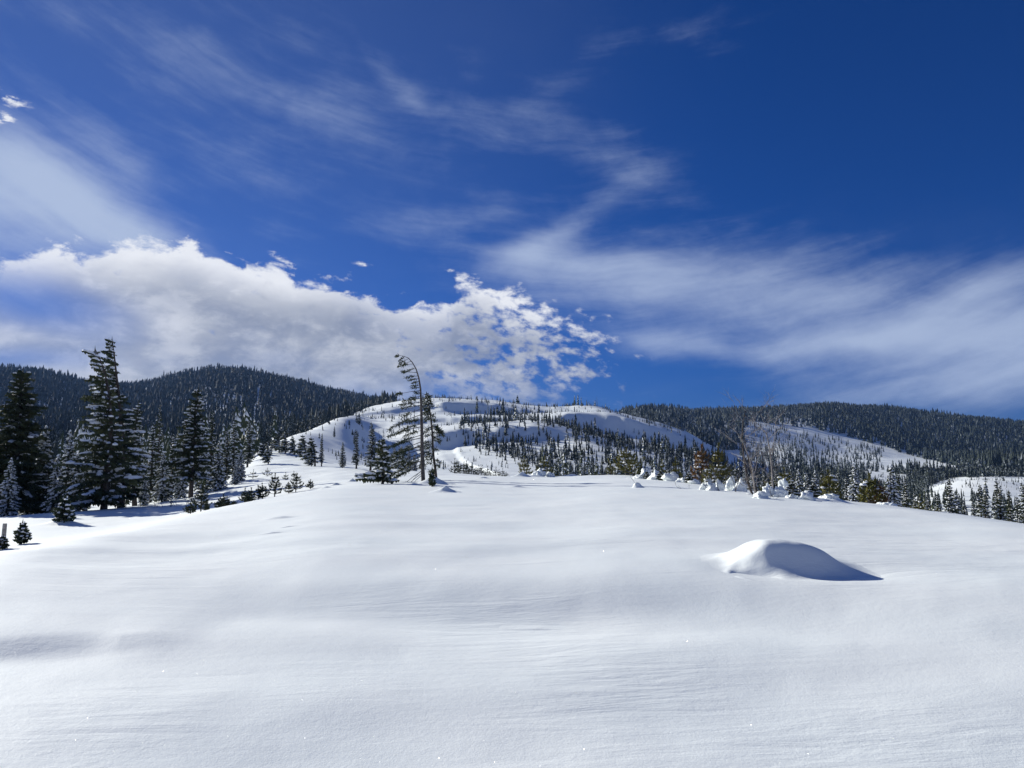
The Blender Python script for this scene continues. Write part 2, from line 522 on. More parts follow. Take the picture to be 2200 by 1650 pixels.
for px in range(800, 1501, 50):
    a = 100 * (px // 100); b = min(a + 100, 1500); f = (px - a) / 100.0
    if px % 100 == 0:
        nr = NEAR[px]
    else:
        A_, B_ = NEAR[a], NEAR[b]
        n = min(len(A_), len(B_))
        A2 = A_ if len(A_) == n else A_[:2] + A_[3:]
        B2 = B_ if len(B_) == n else B_[:2] + B_[3:]
        nr = [(p[0] * (1 - f) + q[0] * f, p[1] * (1 - f) + q[1] * f) for p, q in zip(A2, B2)]
    nodes = list(nr)
    for r0, lo, hi in ((300, C1L, C1H), (385, C2L, C2H), (455, C3L, C3H)):
        l, h = lin(px, lo), lin(px, hi)
        dz = max(0, (l - h)) / F_PX * r0
        nodes += [(r0, l), (r0 + max(4.0, dz / 0.82), h)]
    nodes += [(570, lin(px, TOP)), (640, lin(px, TOP) + 2), (800, lin(px, TOP) + 14)]
    if px <= 1300:
        nodes += [(1100, 905), (1500, 890 if px > 900 else 866), (2300, 900)]
    else:
        nodes[-1] = (760, lin(px, TOP) + 8)
        nodes += [(950, lin(px, [(1350, 900), (1400, 900), (1500, 935)])), (1150, lin(px, [(1350, 893), (1400, 890), (1500, 900)])), (1500, lin(px, [(1350, 895), (1400, 885), (1500, 892)])), (2300, 905)]
    ST[px] = nodes
ST[1600] = [(27, 1064), (34, 1056), (41, 1054), (58, 1084), (120, 1092), (200, 1066), (320, 1035), (520, 1008), (700, 985), (900, 966), (1080, 912), (1200, 904), (1600, 886), (2300, 905)]
ST[1700] = [(27, 1072), (33, 1065), (38, 1063), (55, 1098), (120, 1110), (200, 1080), (320, 1045), (560, 1012), (760, 985), (950, 960), (1150, 920), (1600, 884), (2300, 905)]
ST[1800] = [(25, 1086), (30, 1077), (35, 1075), (52, 1115), (120, 1128), (200, 1095), (320, 1058), (560, 1022), (760, 1002), (950, 980), (1150, 938), (1600, 880), (2300, 900)]
ST[1900] = [(24, 1099), (28, 1087), (33, 1087), (50, 1130), (120, 1140), (200, 1110), (300, 1072), (420, 1040), (560, 1025), (760, 1012), (950, 985), (1250, 940), (1700, 884), (2300, 900)]
ST[2000] = [(22, 1113), (26, 1098), (31, 1099), (48, 1145), (120, 1152), (190, 1125), (240, 1070), (300, 1048), (360, 1050), (560, 1035), (900, 1000), (1300, 955), (1700, 892), (2300, 905)]
ST[2100] = [(20, 1128), (24, 1111), (29, 1113), (46, 1156), (120, 1160), (180, 1130), (230, 1068), (310, 1030), (370, 1034), (560, 1025), (900, 1002), (1300, 965), (1700, 905), (2300, 915)]
ST[2200] = [(19, 1142), (22, 1125), (27, 1129), (44, 1168), (120, 1168), (180, 1130), (230, 1072), (330, 1036), (390, 1042), (560, 1025), (900, 1004), (1300, 972), (1700, 918), (2300, 925)]
ST[2400] = [(17, 1170), (20, 1160), (25, 1165), (44, 1190), (120, 1180), (200, 1130), (330, 1060), (560, 1030), (900, 1004), (1300, 975), (1700, 940), (2300, 930)]
ST[2900] = [(15, 1230), (19, 1225), (25, 1228), (44, 1225), (120, 1180), (200, 1120), (330, 1060), (560, 1030), (900, 1000), (1300, 970), (1700, 940), (2300, 930)]

RS = np.concatenate([np.exp(np.linspace(math.log(0.7), math.log(12), 110, endpoint=False)),
                     np.exp(np.linspace(math.log(12), math.log(60), 140, endpoint=False)),
                     np.exp(np.linspace(math.log(60), math.log(150), 85, endpoint=False)),
                     np.linspace(150, 620, 225, endpoint=False),
                     np.exp(np.linspace(math.log(620), math.log(3600), 105))])
LR = np.log(RS)
AZS = np.concatenate([np.radians(np.arange(-43, 43.01, 0.2)), np.radians(np.arange(46, 317, 3.0))])   # all the way round
st_az, st_z = [], []
for px in sorted(ST):
    az0, _ = unproject(px, 1000)
    nodes = ST[px]
    r = np.array([n[0] for n in nodes], float)
    te = np.array([unproject(px, n[1])[1] for n in nodes])
    z = EYE + r * te
    r = np.concatenate([[0.5, 6.0], r]); z = np.concatenate([[0.0, 0.0], z])
    o = np.argsort(r)
    zq = pchip(np.log(r[o]), z[o], LR)
    far = RS > 2300
    st_az.append(az0); st_z.append(zq)
# the sides and the back: gentle wooded hills
gen_r = np.log([0.5, 6, 25, 60, 150, 400, 900, 1600, 3600])
for adeg, hs_ in ((60, (0, 0, -1, -4, -6, 10, 35, 60, 40)), (95, (0, 0, -0.6, -3, 0, 20, 50, 90, 60)), (140, (0, 0, 0.2, 1, 6, 25, 60, 100, 70)),
                  (180, (0, 0, 0.4, 2, 8, 30, 70, 110, 70)), (220, (0, 0, 0.2, 1, 4, 20, 60, 110, 80)), (265, (0, 0, -0.8, -4, -4, 12, 50, 120, 90)), (300, (0, 0, -1.5, -5, -6, 8, 55, 150, 120))):
    st_az.append(math.radians(adeg if adeg <= 180 else adeg - 360)); st_z.append(pchip(gen_r, hs_, LR))
st_az = np.array(st_az); st_z = np.array(st_z)
o = np.argsort(st_az); st_az, st_z = st_az[o], st_z[o]
st_az = np.concatenate([[st_az[-1] - 2 * PI], st_az, [st_az[0] + 2 * PI]])
st_z = np.concatenate([st_z[-1:], st_z, st_z[:1]])
AZW = np.where(AZS > PI, AZS - 2 * PI, AZS)
GZ = np.zeros((len(AZS), len(RS)))
for j in range(len(RS)):
    GZ[:, j] = pchip(st_az, st_z[:, j], AZW)


# even the profiles out sideways, most in the near field
nfine = int(np.sum(AZW[:460] > -1) and np.sum(np.diff(AZS) < math.radians(0.25))) + 1
for j, r_ in enumerate(RS):
    sg = 2.8 if r_ < 30 else (2.8 - 2.0 * min(1, math.log(r_ / 30) / math.log(4)) if r_ < 120 else 0.8)
    sg = sg / 0.2
    kk = np.arange(-int(3 * sg), int(3 * sg) + 1); ker = np.exp(-0.5 * (kk / sg) ** 2); ker /= ker.sum()
    rowp = np.pad(GZ[:nfine, j], len(kk) // 2, mode='reflect', reflect_type='odd')
    GZ[:nfine, j] = np.convolve(rowp, ker, mode='valid')
# let the shade banks added to the hill wander in and out
for i in range(nfine):
    xx, yy_ = RS * math.sin(AZS[i]), RS * math.cos(AZS[i])
    wv = (0.022 * fbm(xx / 26.0, yy_ / 40.0, 71, 4) + 0.018 * fbm(xx / 70.0 + 5, yy_ / 90.0, 72, 2)) * sstep(RS, 240, 300) * (1 - sstep(RS, 500, 560))
    GZ[i] = np.interp(RS * (1 + wv), RS, GZ[i])


def relief(x, y, r, pxa):
    """metre and sub-metre relief laid over the profiles"""
    # near field: soft dunes
    n = 0.05 * fbm(x * 0.16 + 3.1, y * 0.22, 11, 3) * sstep(r, 3, 8)
    n = n + 0.012 * fbm(x * 0.9, y * 1.5, 5, 3) * sstep(r, 2, 4)
    n = n + 0.045 * np.exp(-((y - 6.1 - 0.18 * x - 0.4 * perlin(x * 0.3, 1.2, 4)) / 0.9) ** 2) * np.exp(-((x - 1.0) / 4.5) ** 2)
    n = n + 0.06 * perlin(x * 0.33 + 0.22 * y, y * 0.55 - 0.1 * x, 88) * sstep(r, 3, 5) * (1 - sstep(r, 14, 22))
    n = n - 0.24 * (1 - sstep(r, 2.0, 12.0))  # near snow tilted towards the camera, shaped to darken it
    # a shallow step that runs across the field, steeper side towards the camera
    yy = y + 0.10 * x + 0.5 * perlin(x * 0.22, 3.7 + y * 0.05, 9)
    n = n + 0.16 * (sstep(yy, 7.6, 9.6) - 0.55) * np.exp(-((x - 2.2) / 5.5) ** 2) * (1 - sstep(r, 12, 20))
    n = n - 0.09 * np.exp(-((yy - 8.4) / 0.9) ** 2) * np.exp(-((x + 0.4) / 3.4) ** 2)
    # wind lip on the left
    ly = y - (7.05 + 0.34 * (x + 3.6)) - 0.16 * perlin(x * 1.1, 0.4, 21)
    lip = np.where(ly > 0, np.exp(-ly / 0.9), np.exp(ly / 0.16))
    n = n + 0.06 * lip * sstep(x, -7.5, -5.0) * (1 - sstep(x, -3.6, -2.9))
    n = n - 0.05 * np.exp(-((ly - 0.0 + 0.25) / 0.42) ** 2) * sstep(x, -9, -5.2) * (1 - sstep(x, -3.9, -3.1))
    # scooped moat in front of the big mound, with its little lip
    mx, my = (x - 3.9), (y - 10.15)
    q = (mx / 1.15) ** 2 + (my / 0.50) ** 2
    n = n - 0.10 * np.exp(-q ** 1.5)
    # ripples shaped as shadow streaks of the bare trunks, falling away to the right
    s = (y - 27.0) + 0.62 * (x - 11.0)
    n = n + 0.05 * np.sin(s * 2.2 + 1.5 * perlin(x * .2, y * .2, 3)) * np.exp(-((s) / 2.2) ** 2) * sstep(x, 9.5, 12) * (1 - sstep(r, 30, 40))
    # mid and far ground
    mid = sstep(r, 60, 160)
    n = n + mid * (0.55 * fbm(x / 22.0, y / 30.0, 31, 4)) * (1 - 0.4 * sstep(r, 300, 600))
    far = sstep(r, 250, 420)
    n = n + far * 1.3 * fbm(x / 45.0 + 2, y / 60.0, 41, 4, 0.55)
    vf = sstep(r, 800, 1300)
    n = n + vf * 9.0 * fbm(x / 260.0, y / 260.0, 51, 3, 0.5)
    lf = sstep(r, 38, 55) * (1 - sstep(r, 110, 160))
    n = n + lf * 0.22 * fbm(x / 7.0, y / 9.0, 61, 3)
    return n


AA, RR = np.meshgrid(AZS, RS, indexing='ij')
GX, GY = RR * np.sin(AA), RR * np.cos(AA)
GZ = GZ + relief(GX, GY, RR, None)
# cut road bench on the centre slope: a straight trench running down to the right, floor tilted to shade it
pA = None


def ground(x, y):
    """height of the terrain sheet at x, y (bilinear on its own grid)"""
    r = math.hypot(x, y)
    a = math.atan2(x, y)
    if a < AZS[0]:
        a += 2 * PI
    i = int(np.clip(np.searchsorted(AZS, a) - 1, 0, len(AZS) - 2))
    j = int(np.clip(np.searchsorted(LR, math.log(max(r, 0.71))) - 1, 0, len(RS) - 2))
    u = min(max((a - AZS[i]) / (AZS[i + 1] - AZS[i]), 0), 1)
    v = min(max((r - RS[j]) / (RS[j + 1] - RS[j]), 0), 1)
    return float((GZ[i, j] * (1 - u) + GZ[i + 1, j] * u) * (1 - v) + (GZ[i, j + 1] * (1 - u) + GZ[i + 1, j + 1] * u) * v)


def ground_v(x, y):
    r = np.hypot(x, y); a = np.arctan2(x, y); a = np.where(a < AZS[0], a + 2 * PI, a)
    i = np.clip(np.searchsorted(AZS, a) - 1, 0, len(AZS) - 2)
    j = np.clip(np.searchsorted(RS, r) - 1, 0, len(RS) - 2)
    u = np.clip((a - AZS[i]) / (AZS[i + 1] - AZS[i]), 0, 1); v = np.clip((r - RS[j]) / (RS[j + 1] - RS[j]), 0, 1)
    return (GZ[i, j] * (1 - u) + GZ[i + 1, j] * u) * (1 - v) + (GZ[i, j + 1] * (1 - u) + GZ[i + 1, j + 1] * u) * v


def hit(px, py, rmin=3.0):
    """where the view through a pixel of the photograph meets the ground (x, y, z, r)"""
    a, te = unproject(px, py)
    i = int(np.clip(np.searchsorted(AZS, a) - 1, 0, len(AZS) - 2))
    u = (a - AZS[i]) / (AZS[i + 1] - AZS[i])
    prof = GZ[i] * (1 - u) + GZ[i + 1] * u
    d = EYE + RS * te - prof
    k = np.where((d[1:] <= 0) & (d[:-1] > 0) & (RS[1:] > rmin))[0]
    if len(k) == 0:
        return None
    k = k[0]
    t = d[k] / (d[k] - d[k + 1])
    r = RS[k] + t * (RS[k + 1] - RS[k])
    x, y = r * math.sin(a), r * math.cos(a)
    return x, y, ground(x, y), r


def at(px, r):
    a, _ = unproject(px, 1030)
    x, y = r * math.sin(a), r * math.cos(a)
    return x, y, ground(x, y)


# road cut: carve between two points
h0, h1 = hit(962, 958, 60), hit(1040, 1018, 100)
if h0 and h1:
    ax, ay, bx, by = h0[0], h0[1], h1[0], h1[1]
    L = math.hypot(bx - ax, by - ay); ux, uy = (bx - ax) / L, (by - ay) / L
    s = (GX - ax) * ux + (GY - ay) * uy
    d = (GX - ax) * uy - (GY - ay) * ux
    w_ = 2.3
    cut = sstep(s, -1, 3) * (1 - sstep(s, L - 3, L + 10))
    inside = sstep(d, -w_ - 0.45, -w_) * (1 - sstep(d, w_ * 0.9, w_ * 1.05))
    GZ = GZ - cut * inside * (0.40 - 0.12 * d) + cut * 0.06 * np.exp(-((d + w_ + 0.9) / 0.6) ** 2)  # floor slopes away from the sun so that it turns grey

NA, NR = GZ.shape
VV = np.stack([GX, GY, GZ], -1).reshape(-1, 3)
I = np.arange(NA * NR).reshape(NA, NR)
I2 = np.concatenate([I, I[:1]], 0)
quad = np.stack([I2[:-1, :-1], I2[:-1, 1:], I2[1:, 1:], I2[1:, :-1]], -1)      # az, r
quad = quad[..., ::-1]
# per vertex normals of the whole sheet, so that its pieces shade as one
q = quad.reshape(-1, 4)
fn = np.cross(VV[q[:, 2]] - VV[q[:, 0]], VV[q[:, 3]] - VV[q[:, 1]])
if fn[:, 2].mean() < 0:
    quad = quad[..., ::-1]; q = quad.reshape(-1, 4); fn = -fn
VN = np.zeros_like(VV)
for k in range(4):
    np.add.at(VN, q[:, k], fn)
VN /= np.linalg.norm(VN, axis=1, keepdims=True) + 1e-12


def sheet(name, j0, j1, material, centre=False):
    qq = quad[:, j0:j1].reshape(-1, 4)
    used, inv = np.unique(qq, return_inverse=True)
    V = VV[used]; Fq = inv.reshape(-1, 4); Nn = VN[used]
    me = tri_mesh(name, V, Fq, [material], smooth=True)
    me.normals_split_custom_set_from_vertices([tuple(n) for n in Nn])
    o = link(name, me)
    o['kind'] = 'structure'
    return o


jn = int(np.searchsorted(RS, 72)); jm = int(np.searchsorted(RS, 700))
sheet("snow_ground", 0, jn, M_SNOW)
sheet("snowy_hill", jn, jm, M_SNOW_FAR)
sheet("mountains", jm, NR - 1, M_SNOW_FAR)
# the little disc under the camera
ring = I[:, 0]
V0 = np.concatenate([VV[ring], [[0, 0, float(GZ[:, 0].mean())]]])
Fc = np.array([[k, (k + 1) % NA, NA] for k in range(NA)])[:, ::-1]
o = link("snow_underfoot", tri_mesh("snow_underfoot", V0, Fc, [M_SNOW], smooth=True))
o['kind'] = 'structure'

# thin mountain air: far slopes fade a little towards blue
def haze_box():
    lo = float(GZ.min()) - 1.5; hi = float(GZ.max()) + 18
    R0 = 3640.0
    V_ = [(sx * R0, sy * R0, zz) for zz in (lo, hi) for sx, sy in ((-1, -1), (1, -1), (1, 1), (-1, 1))]
    F_ = [(3, 2, 1, 0), (4, 5, 6, 7), (0, 1, 5, 4), (1, 2, 6, 5), (2, 3, 7, 6), (3, 0, 4, 7)]
    m = bpy.data.materials.new("haze"); m.use_nodes = True
    nt = m.node_tree; nt.nodes.clear()
    o_ = nt.nodes.new('ShaderNodeOutputMaterial'); v = nt.nodes.new('ShaderNodeVolumePrincipled')
    v.inputs['Color'].default_value = (0.28, 0.50, 1.0, 1)
    v.inputs['Density'].default_value = HAZE
    v.inputs['Anisotropy'].default_value = 0.2
    nt.links.new(v.outputs[0], o_.inputs['Volume'])
    o = link("haze", tri_mesh("haze", V_, F_, [m])); o['kind'] = 'stuff'
    o['label'] = "thin blue mountain air"


HAZE = 0.00006
haze_box()

# ---------------------------------------------------------------- geometry collector
class Geo:
    def __init__(self):
        self.v, self.f, self.m = [], [], []

    def tri(self, a, b, c, mi=0):
        n = len(self.v); self.v += [a, b, c]; self.f.append((n, n + 1, n + 2)); self.m.append(mi)

    def quad(self, a, b, c, d, mi=0):
        n = len(self.v); self.v += [a, b, c, d]; self.f += [(n, n + 1, n + 2), (n, n + 2, n + 3)]; self.m += [mi, mi]

    def tube(self, pts, rad, sides=6, mi=0):
        n0 = len(self.v)
        pts = [np.asarray(p, float) for p in pts]
        for i, p in enumerate(pts):
            t = pts[min(i + 1, len(pts) - 1)] - pts[max(i - 1, 0)]
            t = t / (np.linalg.norm(t) + 1e-9)
            ref = np.array([1.0, 0, 0]) if abs(t[2]) > 0.7 else np.array([0, 0, 1.0])
            u = np.cross(t, ref); u /= np.linalg.norm(u) + 1e-9
            w = np.cross(t, u)
            for k in range(sides):
                a = 2 * PI * k / sides
                self.v.append(tuple(p + rad[i] * (math.cos(a) * u + math.sin(a) * w)))
        for i in range(len(pts) - 1):
            for k in range(sides):
                a = n0 + i * sides + k; b = n0 + i * sides + (k + 1) % sides
                self.f += [(a, b, b + sides), (a, b + sides, a + sides)]; self.m += [mi, mi]
        e = len(self.v); self.v.append(tuple(pts[-1])); l = n0 + (len(pts) - 1) * sides
        for k in range(sides):
            self.f.append((l + k, l + (k + 1) % sides, e)); self.m.append(mi)

    def blob(self, c, rx, ry, rz, R, mi=0, n=6, rings=3, flat=0.35, rot=0.0):
        """irregular lump: domed above, flattened below"""
        n0 = len(self.v); cx, cy, cz = c
        ca, sa = math.cos(rot), math.sin(rot)
        self.v.append((cx, cy, cz + rz * R.uniform(0.85, 1.15)))
        for j in range(1, rings + 1):
            ph = PI * j / (rings + 1)
            for k in range(n):
                a = 2 * PI * (k + 0.5 * (j % 2)) / n
                q = R.uniform(0.8, 1.2)
                x, y, z = rx * math.sin(ph) * math.cos(a) * q, ry * math.sin(ph) * math.sin(a) * q, rz * math.cos(ph)
                if z < 0:
                    z *= flat
                self.v.append((cx + x * ca - y * sa, cy + x * sa + y * ca, cz + z))
        self.v.append((cx, cy, cz - rz * flat))
        e = len(self.v) - 1
        for k in range(n):
            self.f.append((n0, n0 + 1 + k, n0 + 1 + (k + 1) % n)); self.m.append(mi)
            l = n0 + 1 + (rings - 1) * n
            self.f.append((l + (k + 1) % n, l + k, e)); self.m.append(mi)
            for j in range(rings - 1):
                a = n0 + 1 + j * n + k; b = n0 + 1 + j * n + (k + 1) % n
                self.f += [(a, a + n, b + n), (a, b + n, b)]; self.m += [mi, mi]

    def mesh(self, name, mats, smooth=False):
        return tri_mesh(name, np.array(self.v), np.array(self.f), mats, self.m, smooth)

    def arrays(self):
        return np.array(self.v, float), np.array(self.f, int), np.array(self.m, int)


def V3(*a):
    return np.array(a, float)


# ---------------------------------------------------------------- firs
def fir_branch(gn, gs, gw, R, base, th, L, rise, droop, snow, dens=1.0, width=0.36):
    """one bough: woody axis, side twigs carrying needles, snow lying along the top"""
    d = V3(math.cos(th), math.sin(th), 0)
    side = V3(-math.sin(th), math.cos(th), 0)
    sway = R.uniform(-0.12, 0.12)

    def P(t):
        return base + d * L * t + side * L * sway * t * t + V3(0, 0, L * (rise * t - droop * t * t + 0.10 * max(0, t - 0.7)))
    ns = 4
    pts = [P(i / ns) for i in range(ns + 1)]
    if gw is not None:
        gw.tube([pts[0], pts[2], pts[4]], [0.012 + 0.012 * L, 0.008 + 0.006 * L, 0.004], 3)
    n = max(4, int((5 + 5.0 * L) * dens))
    for i in range(n):
        t = 0.12 + 0.88 * (i + R.random()) / n
        p = P(t)
        s = 1 if i % 2 else -1
        l = L * width * (1.08 - 0.80 * t) * R.uniform(0.7, 1.25) + 0.08
        fwd = R.uniform(0.35, 0.9)
        tw = (side * s + d * fwd) / math.hypot(1, fwd)
        tip = p + tw * l + V3(0, 0, -l * R.uniform(0.05, 0.45))
        mid = p + tw * l * 0.5
        w = 0.05 + 0.10 * l
        nrm = V3(0, 0, 1) * R.uniform(0.2, 1.0) + (d * R.uniform(-1, 1)) * 0.8
        nrm = nrm / np.linalg.norm(nrm)
        wv = np.cross(tw, nrm) * w
        gn.quad(tuple(p), tuple(mid + wv), tuple(tip), tuple(mid - wv))
        # hanging needles under the axis
        if R.random() < 0.75:
            hh = 0.05 + 0.16 * l + R.uniform(0, 0.06)
            q = p + tw * l * R.uniform(0.1, 0.6)
            gn.tri(tuple(q - d * hh * 0.9), tuple(q + d * hh * 0.9), tuple(q + V3(0, 0, -hh * 1.3)))
    tip = P(1.06)
    gn.tri(tuple(P(0.8) + side * 0.07), tuple(P(0.8) - side * 0.07), tuple(tip))
    for _s in range(2 if R.random() < snow else (1 if R.random() < snow * 1.3 else 0)):
        t0 = R.uniform(0.10, 0.70); t1 = min(1.05, t0 + R.uniform(0.2, 0.5)); off = side * R.uniform(-0.25, 0.25) * L * width
        k = 3
        last = None
        for i in range(k + 1):
            t = t0 + (t1 - t0) * i / k
            p = P(t) + off + V3(0, 0, 0.015)
            w = (0.04 + L * width * 0.30 * (1.05 - 0.6 * t)) * R.uniform(0.6, 1.15) * min(1, 0.45 + snow)
            if i in (0, k):
                w *= 0.35
            h = (0.055 + 0.16 * w) * R.uniform(0.7, 1.7) * (0.6 + snow)
            row = (p + side * w + V3(0, 0, -w * 0.5), p + side * w * 0.5 + V3(0, 0, h), p - side * w * 0.45 + V3(0, 0, h * R.uniform(.7, 1.2)), p - side * w + V3(0, 0, -w * 0.5))
            n0 = len(gs.v)
            gs.v += [tuple(q) for q in row]
            if last is not None:
                for c in range(3):
                    gs.f += [(last + c, last + c + 1, n0 + c + 1), (last + c, n0 + c + 1, n0 + c)]; gs.m += [0, 0]
            last = n0
        if snow > 0.3 and R.random() < snow * 0.6:      # a cushion at the tip
            p = P(R.uniform(0.75, 1.0)); r_ = 0.05 + 0.09 * L ** 0.5 * R.uniform(0.6, 1.2)
            gs.blob(tuple(p + V3(0, 0, r_ * 0.3)), r_ * 1.3, r_, r_ * 0.7, R, 0, 5, 2, rot=th)


def fir(seed, H, W, whorls, per=6, bare=0.06, snow=0.5, flag=None, path=None, droop=(0.25, 0.15), prof=None, dens=1.0, tr=None, rag=0.25, width=0.36, azs=None):
    """returns Geo for wood, needles and snow of one conifer; flag(t) = how much boughs lean to -x"""
    R = random.Random(seed)
    gw, gn, gs = Geo(), Geo(), Geo()
    path = path or (lambda t: V3(0, 0, 0))
    tr = tr or (0.018 * H + 0.03)
    n = 12
    pts = [V3(0, 0, -0.4)] + [V3(0, 0, H * i / n) + path(i / n) for i in range(n + 1)]
    gw.tube(pts, [tr * 1.15] + [tr * (1 - 0.93 * (i / n) ** 0.9) + 0.006 for i in range(n + 1)], 7)
    for i in range(whorls):
        t = bare + (1 - bare) * ((i + R.uniform(-0.3, 0.3)) / whorls)
        t = min(max(t, bare), 0.992)
        z = H * t
        k = per if t < 0.85 else max(3, per - 2)
        a0 = R.uniform(0, 2 * PI)
        for j in range(k):
            th = a0 + 2 * PI * (j + R.uniform(-0.3, 0.3)) / k
            pr = prof(t) if prof else ((1 - t) ** 0.85 * min(1.0, 0.55 + (t - bare) * 4) + 0.05)
            L = W * pr * R.uniform(1 - rag, 1 + rag)
            if R.random() < 0.07:
                L *= 1.25
            fl = flag(t) if flag else 0
            if fl > 0:
                c = math.cos(th)
                if c > -0.1 and R.random() < fl:
                    if R.random() < 0.65:
                        th = PI + R.uniform(-1.0, 1.0)
                    else:
                        continue
                L *= 1 + 0.25 * fl
                c = math.cos(th)
                if c > 0:
                    L *= (1 - 0.75 * fl)
            if L < 0.06:
                L = 0.06
            b = V3(0, 0, z + R.uniform(-.5, .5) * H / whorls) + path(t)
            fir_branch(gn, gs, gw if L > 0.5 else None, R, b, th, L, R.uniform(0.0, 0.35) + 0.35 * t, droop[0] + R.uniform(0, droop[1]), snow * R.uniform(0.6, 1.2), dens, width)
    top = V3(0, 0, H) + path(1.0)
    gn.quad(tuple(top + V3(0.05, 0, -0.45)), tuple(top + V3(-0.05, 0, -0.4)), tuple(top + V3(0, 0, 0.22)), tuple(top + V3(0.04, 0.02, -0.1)))
    gn.quad(tuple(top + V3(0, 0.05, -0.45)), tuple(top + V3(0, -0.05, -0.4)), tuple(top + V3(0, 0, 0.2)), tuple(top + V3(0.02, 0.04, -0.1)))
    if snow > 0.6:
        gs.blob(tuple(top + V3(0, 0, 0.05)), 0.09, 0.09, 0.12, R, 0, 5, 2)
    return gw, gn, gs


def make_tree(name, parts, mats, label, cat='tree', group=None):
    """Empty at the base parenting trunk, crown and the snow lying on it"""
    root = bpy.data.objects.new(name, None); COL.objects.link(root)
    tag(root, label, cat, group)
    for (pn, g_), m in zip(zip(('trunk', 'crown', 'snow_load'), parts), mats):
        if g_ is not None and len(g_.f):
            c = link(pn, g_.mesh(pn, [m]), root)
            if pn == 'snow_load':
                c['kind'] = 'stuff'
    return root


def copy_tree(src, name=None):
    c = src.copy(); COL.objects.link(c)
    for ch in src.children:
        d = ch.copy(); COL.objects.link(d); d.parent = c
    return c


def put(o, x, y, z, rz=0.0, s=1.0):
    o.location = (x, y, z); o.rotation_euler = (0, 0, rz); o.scale = (s, s, s) if not hasattr(s, '__len__') else s


def span(px, y0, y1, r):
    """metres between two rows of the photograph at distance r"""
    return abs(unproject(px, y0)[1] - unproject(px, y1)[1]) * r


PLACED = []


def stand(px, r, dz=0.0):
    x, y, z = at(px, r)
    PLACED.append((x, y))
    return x, y, z + dz


FIRM = [M_BARK, M_NEEDLE, M_BOUGH_SNOW]

# --- the tall pair at the left, tops torn by the wind
x, y, z = stand(226, 50); H = span(226, 1098, 752, 50)
g3 = fir(101, H, 2.0, 42, 6, 0.04, 0.42, flag=lambda t: 0.25 + 0.75 * sstep(t, 0.5, 0.8), path=lambda t: V3(-0.95 * t ** 5 - 0.1 * t + 0.25 * math.sin(3 * t), 0, 0), prof=lambda t: (0.17 + 0.83 * (1 - t) ** 1.05) * min(1, .6 + 3 * t), rag=0.5, width=0.34)
o = make_tree('fir_tree', g3, FIRM, "tall snow-dusted fir with a ragged top leaning left, front one of the tall pair")
put(o, x, y, z)
x, y, z = stand(262, 52.5); H = span(262, 1088, 724, 52.5)
g3 = fir(102, H, 1.75, 42, 6, 0.05, 0.40, flag=lambda t: 0.3 + 0.7 * sstep(t, 0.45, 0.75), path=lambda t: V3(-0.65 * t + 0.18 * math.sin(5 * t) - 0.25 * t ** 8, 0, 0), prof=lambda t: (0.14 + 0.86 * (1 - t) ** 1.05) * min(1, .6 + 3 * t), rag=0.55, width=0.34)
o = make_tree('fir_tree', g3, FIRM, "tallest fir of the scene, thin one-sided top, right one of the tall pair")
put(o, x, y, z)
# --- dark bulky tree at the left border
x, y, z = stand(34, 56); H = span(34, 1112, 793, 56)
g3 = fir(103, H, 1.85, 46, 7, 0.05, 0.20, prof=lambda t: (1 - t) ** 0.65 * 0.95 + 0.10, rag=0.35, dens=1.25, width=0.42)
o = make_tree('fir_tree', g3, FIRM, "bulky dark fir with little snow at the left border")
put(o, x, y, z)
x, y, z = stand(-62, 55); H = span(-62, 1112, 850, 55)
o = make_tree('fir_tree', fir(104, H, 1.8, 40, 8, 0.05, 0.3, rag=0.3), FIRM, "dark fir cut by the left border, its boughs reaching in")
put(o, x, y, z)
# --- the one with a bare lower trunk
x, y, z = stand(411, 57); H = span(411, 1076, 840, 57)
g3 = fir(105, H, 1.55, 40, 7, 0.17, 0.45, prof=lambda t: (1 - t) ** 0.75 * 0.95 + 0.06, flag=lambda t: 0.2, rag=0.3, path=lambda t: V3(0.22 * t, 0, 0))
o = make_tree('fir_tree', g3, FIRM, "tall pointed fir with a bare dark lower trunk beside the open snow")
put(o, x, y, z)

# --- prototypes that serve several trees: seed, H, W, whorls, per, bare, snow
PROTO = {}


def proto(key, *a, **k):
    PROTO[key] = (fir(*a, **k), a[1])


proto('laden1', 201, 6.0, 1.08, 26, 7, 0.03, 0.95, droop=(0.40, 0.2), rag=0.2)
proto('laden2', 202, 6.0, 1.2, 24, 7, 0.03, 0.85, droop=(0.42, 0.2), rag=0.25)
proto('slim1', 203, 8.0, 1.0, 32, 6, 0.06, 0.5, rag=0.3)
proto('slim2', 204, 8.0, 1.15, 30, 6, 0.10, 0.45, rag=0.35, path=lambda t: V3(0.25 * math.sin(3 * t), 0, 0))
proto('slim3', 205, 8.0, 0.85, 34, 6, 0.12, 0.35, rag=0.4, flag=lambda t: 0.5 * t)
proto('windy', 206, 4.0, 1.25, 18, 6, 0.16, 0.45, rag=0.45, flag=lambda t: 0.75, path=lambda t: V3(-0.5 * t ** 3, 0, 0))
proto('windy2', 207, 4.0, 1.15, 18, 6, 0.10, 0.5, rag=0.4, flag=lambda t: 0.6, path=lambda t: V3(0.18 * math.sin(4 * t), 0, 0))
proto('little', 208, 1.3, 0.42, 9, 6, 0.10, 0.40, rag=0.2, droop=(0.05, 0.1), width=0.30, dens=1.6, tr=0.02)
PM = {}


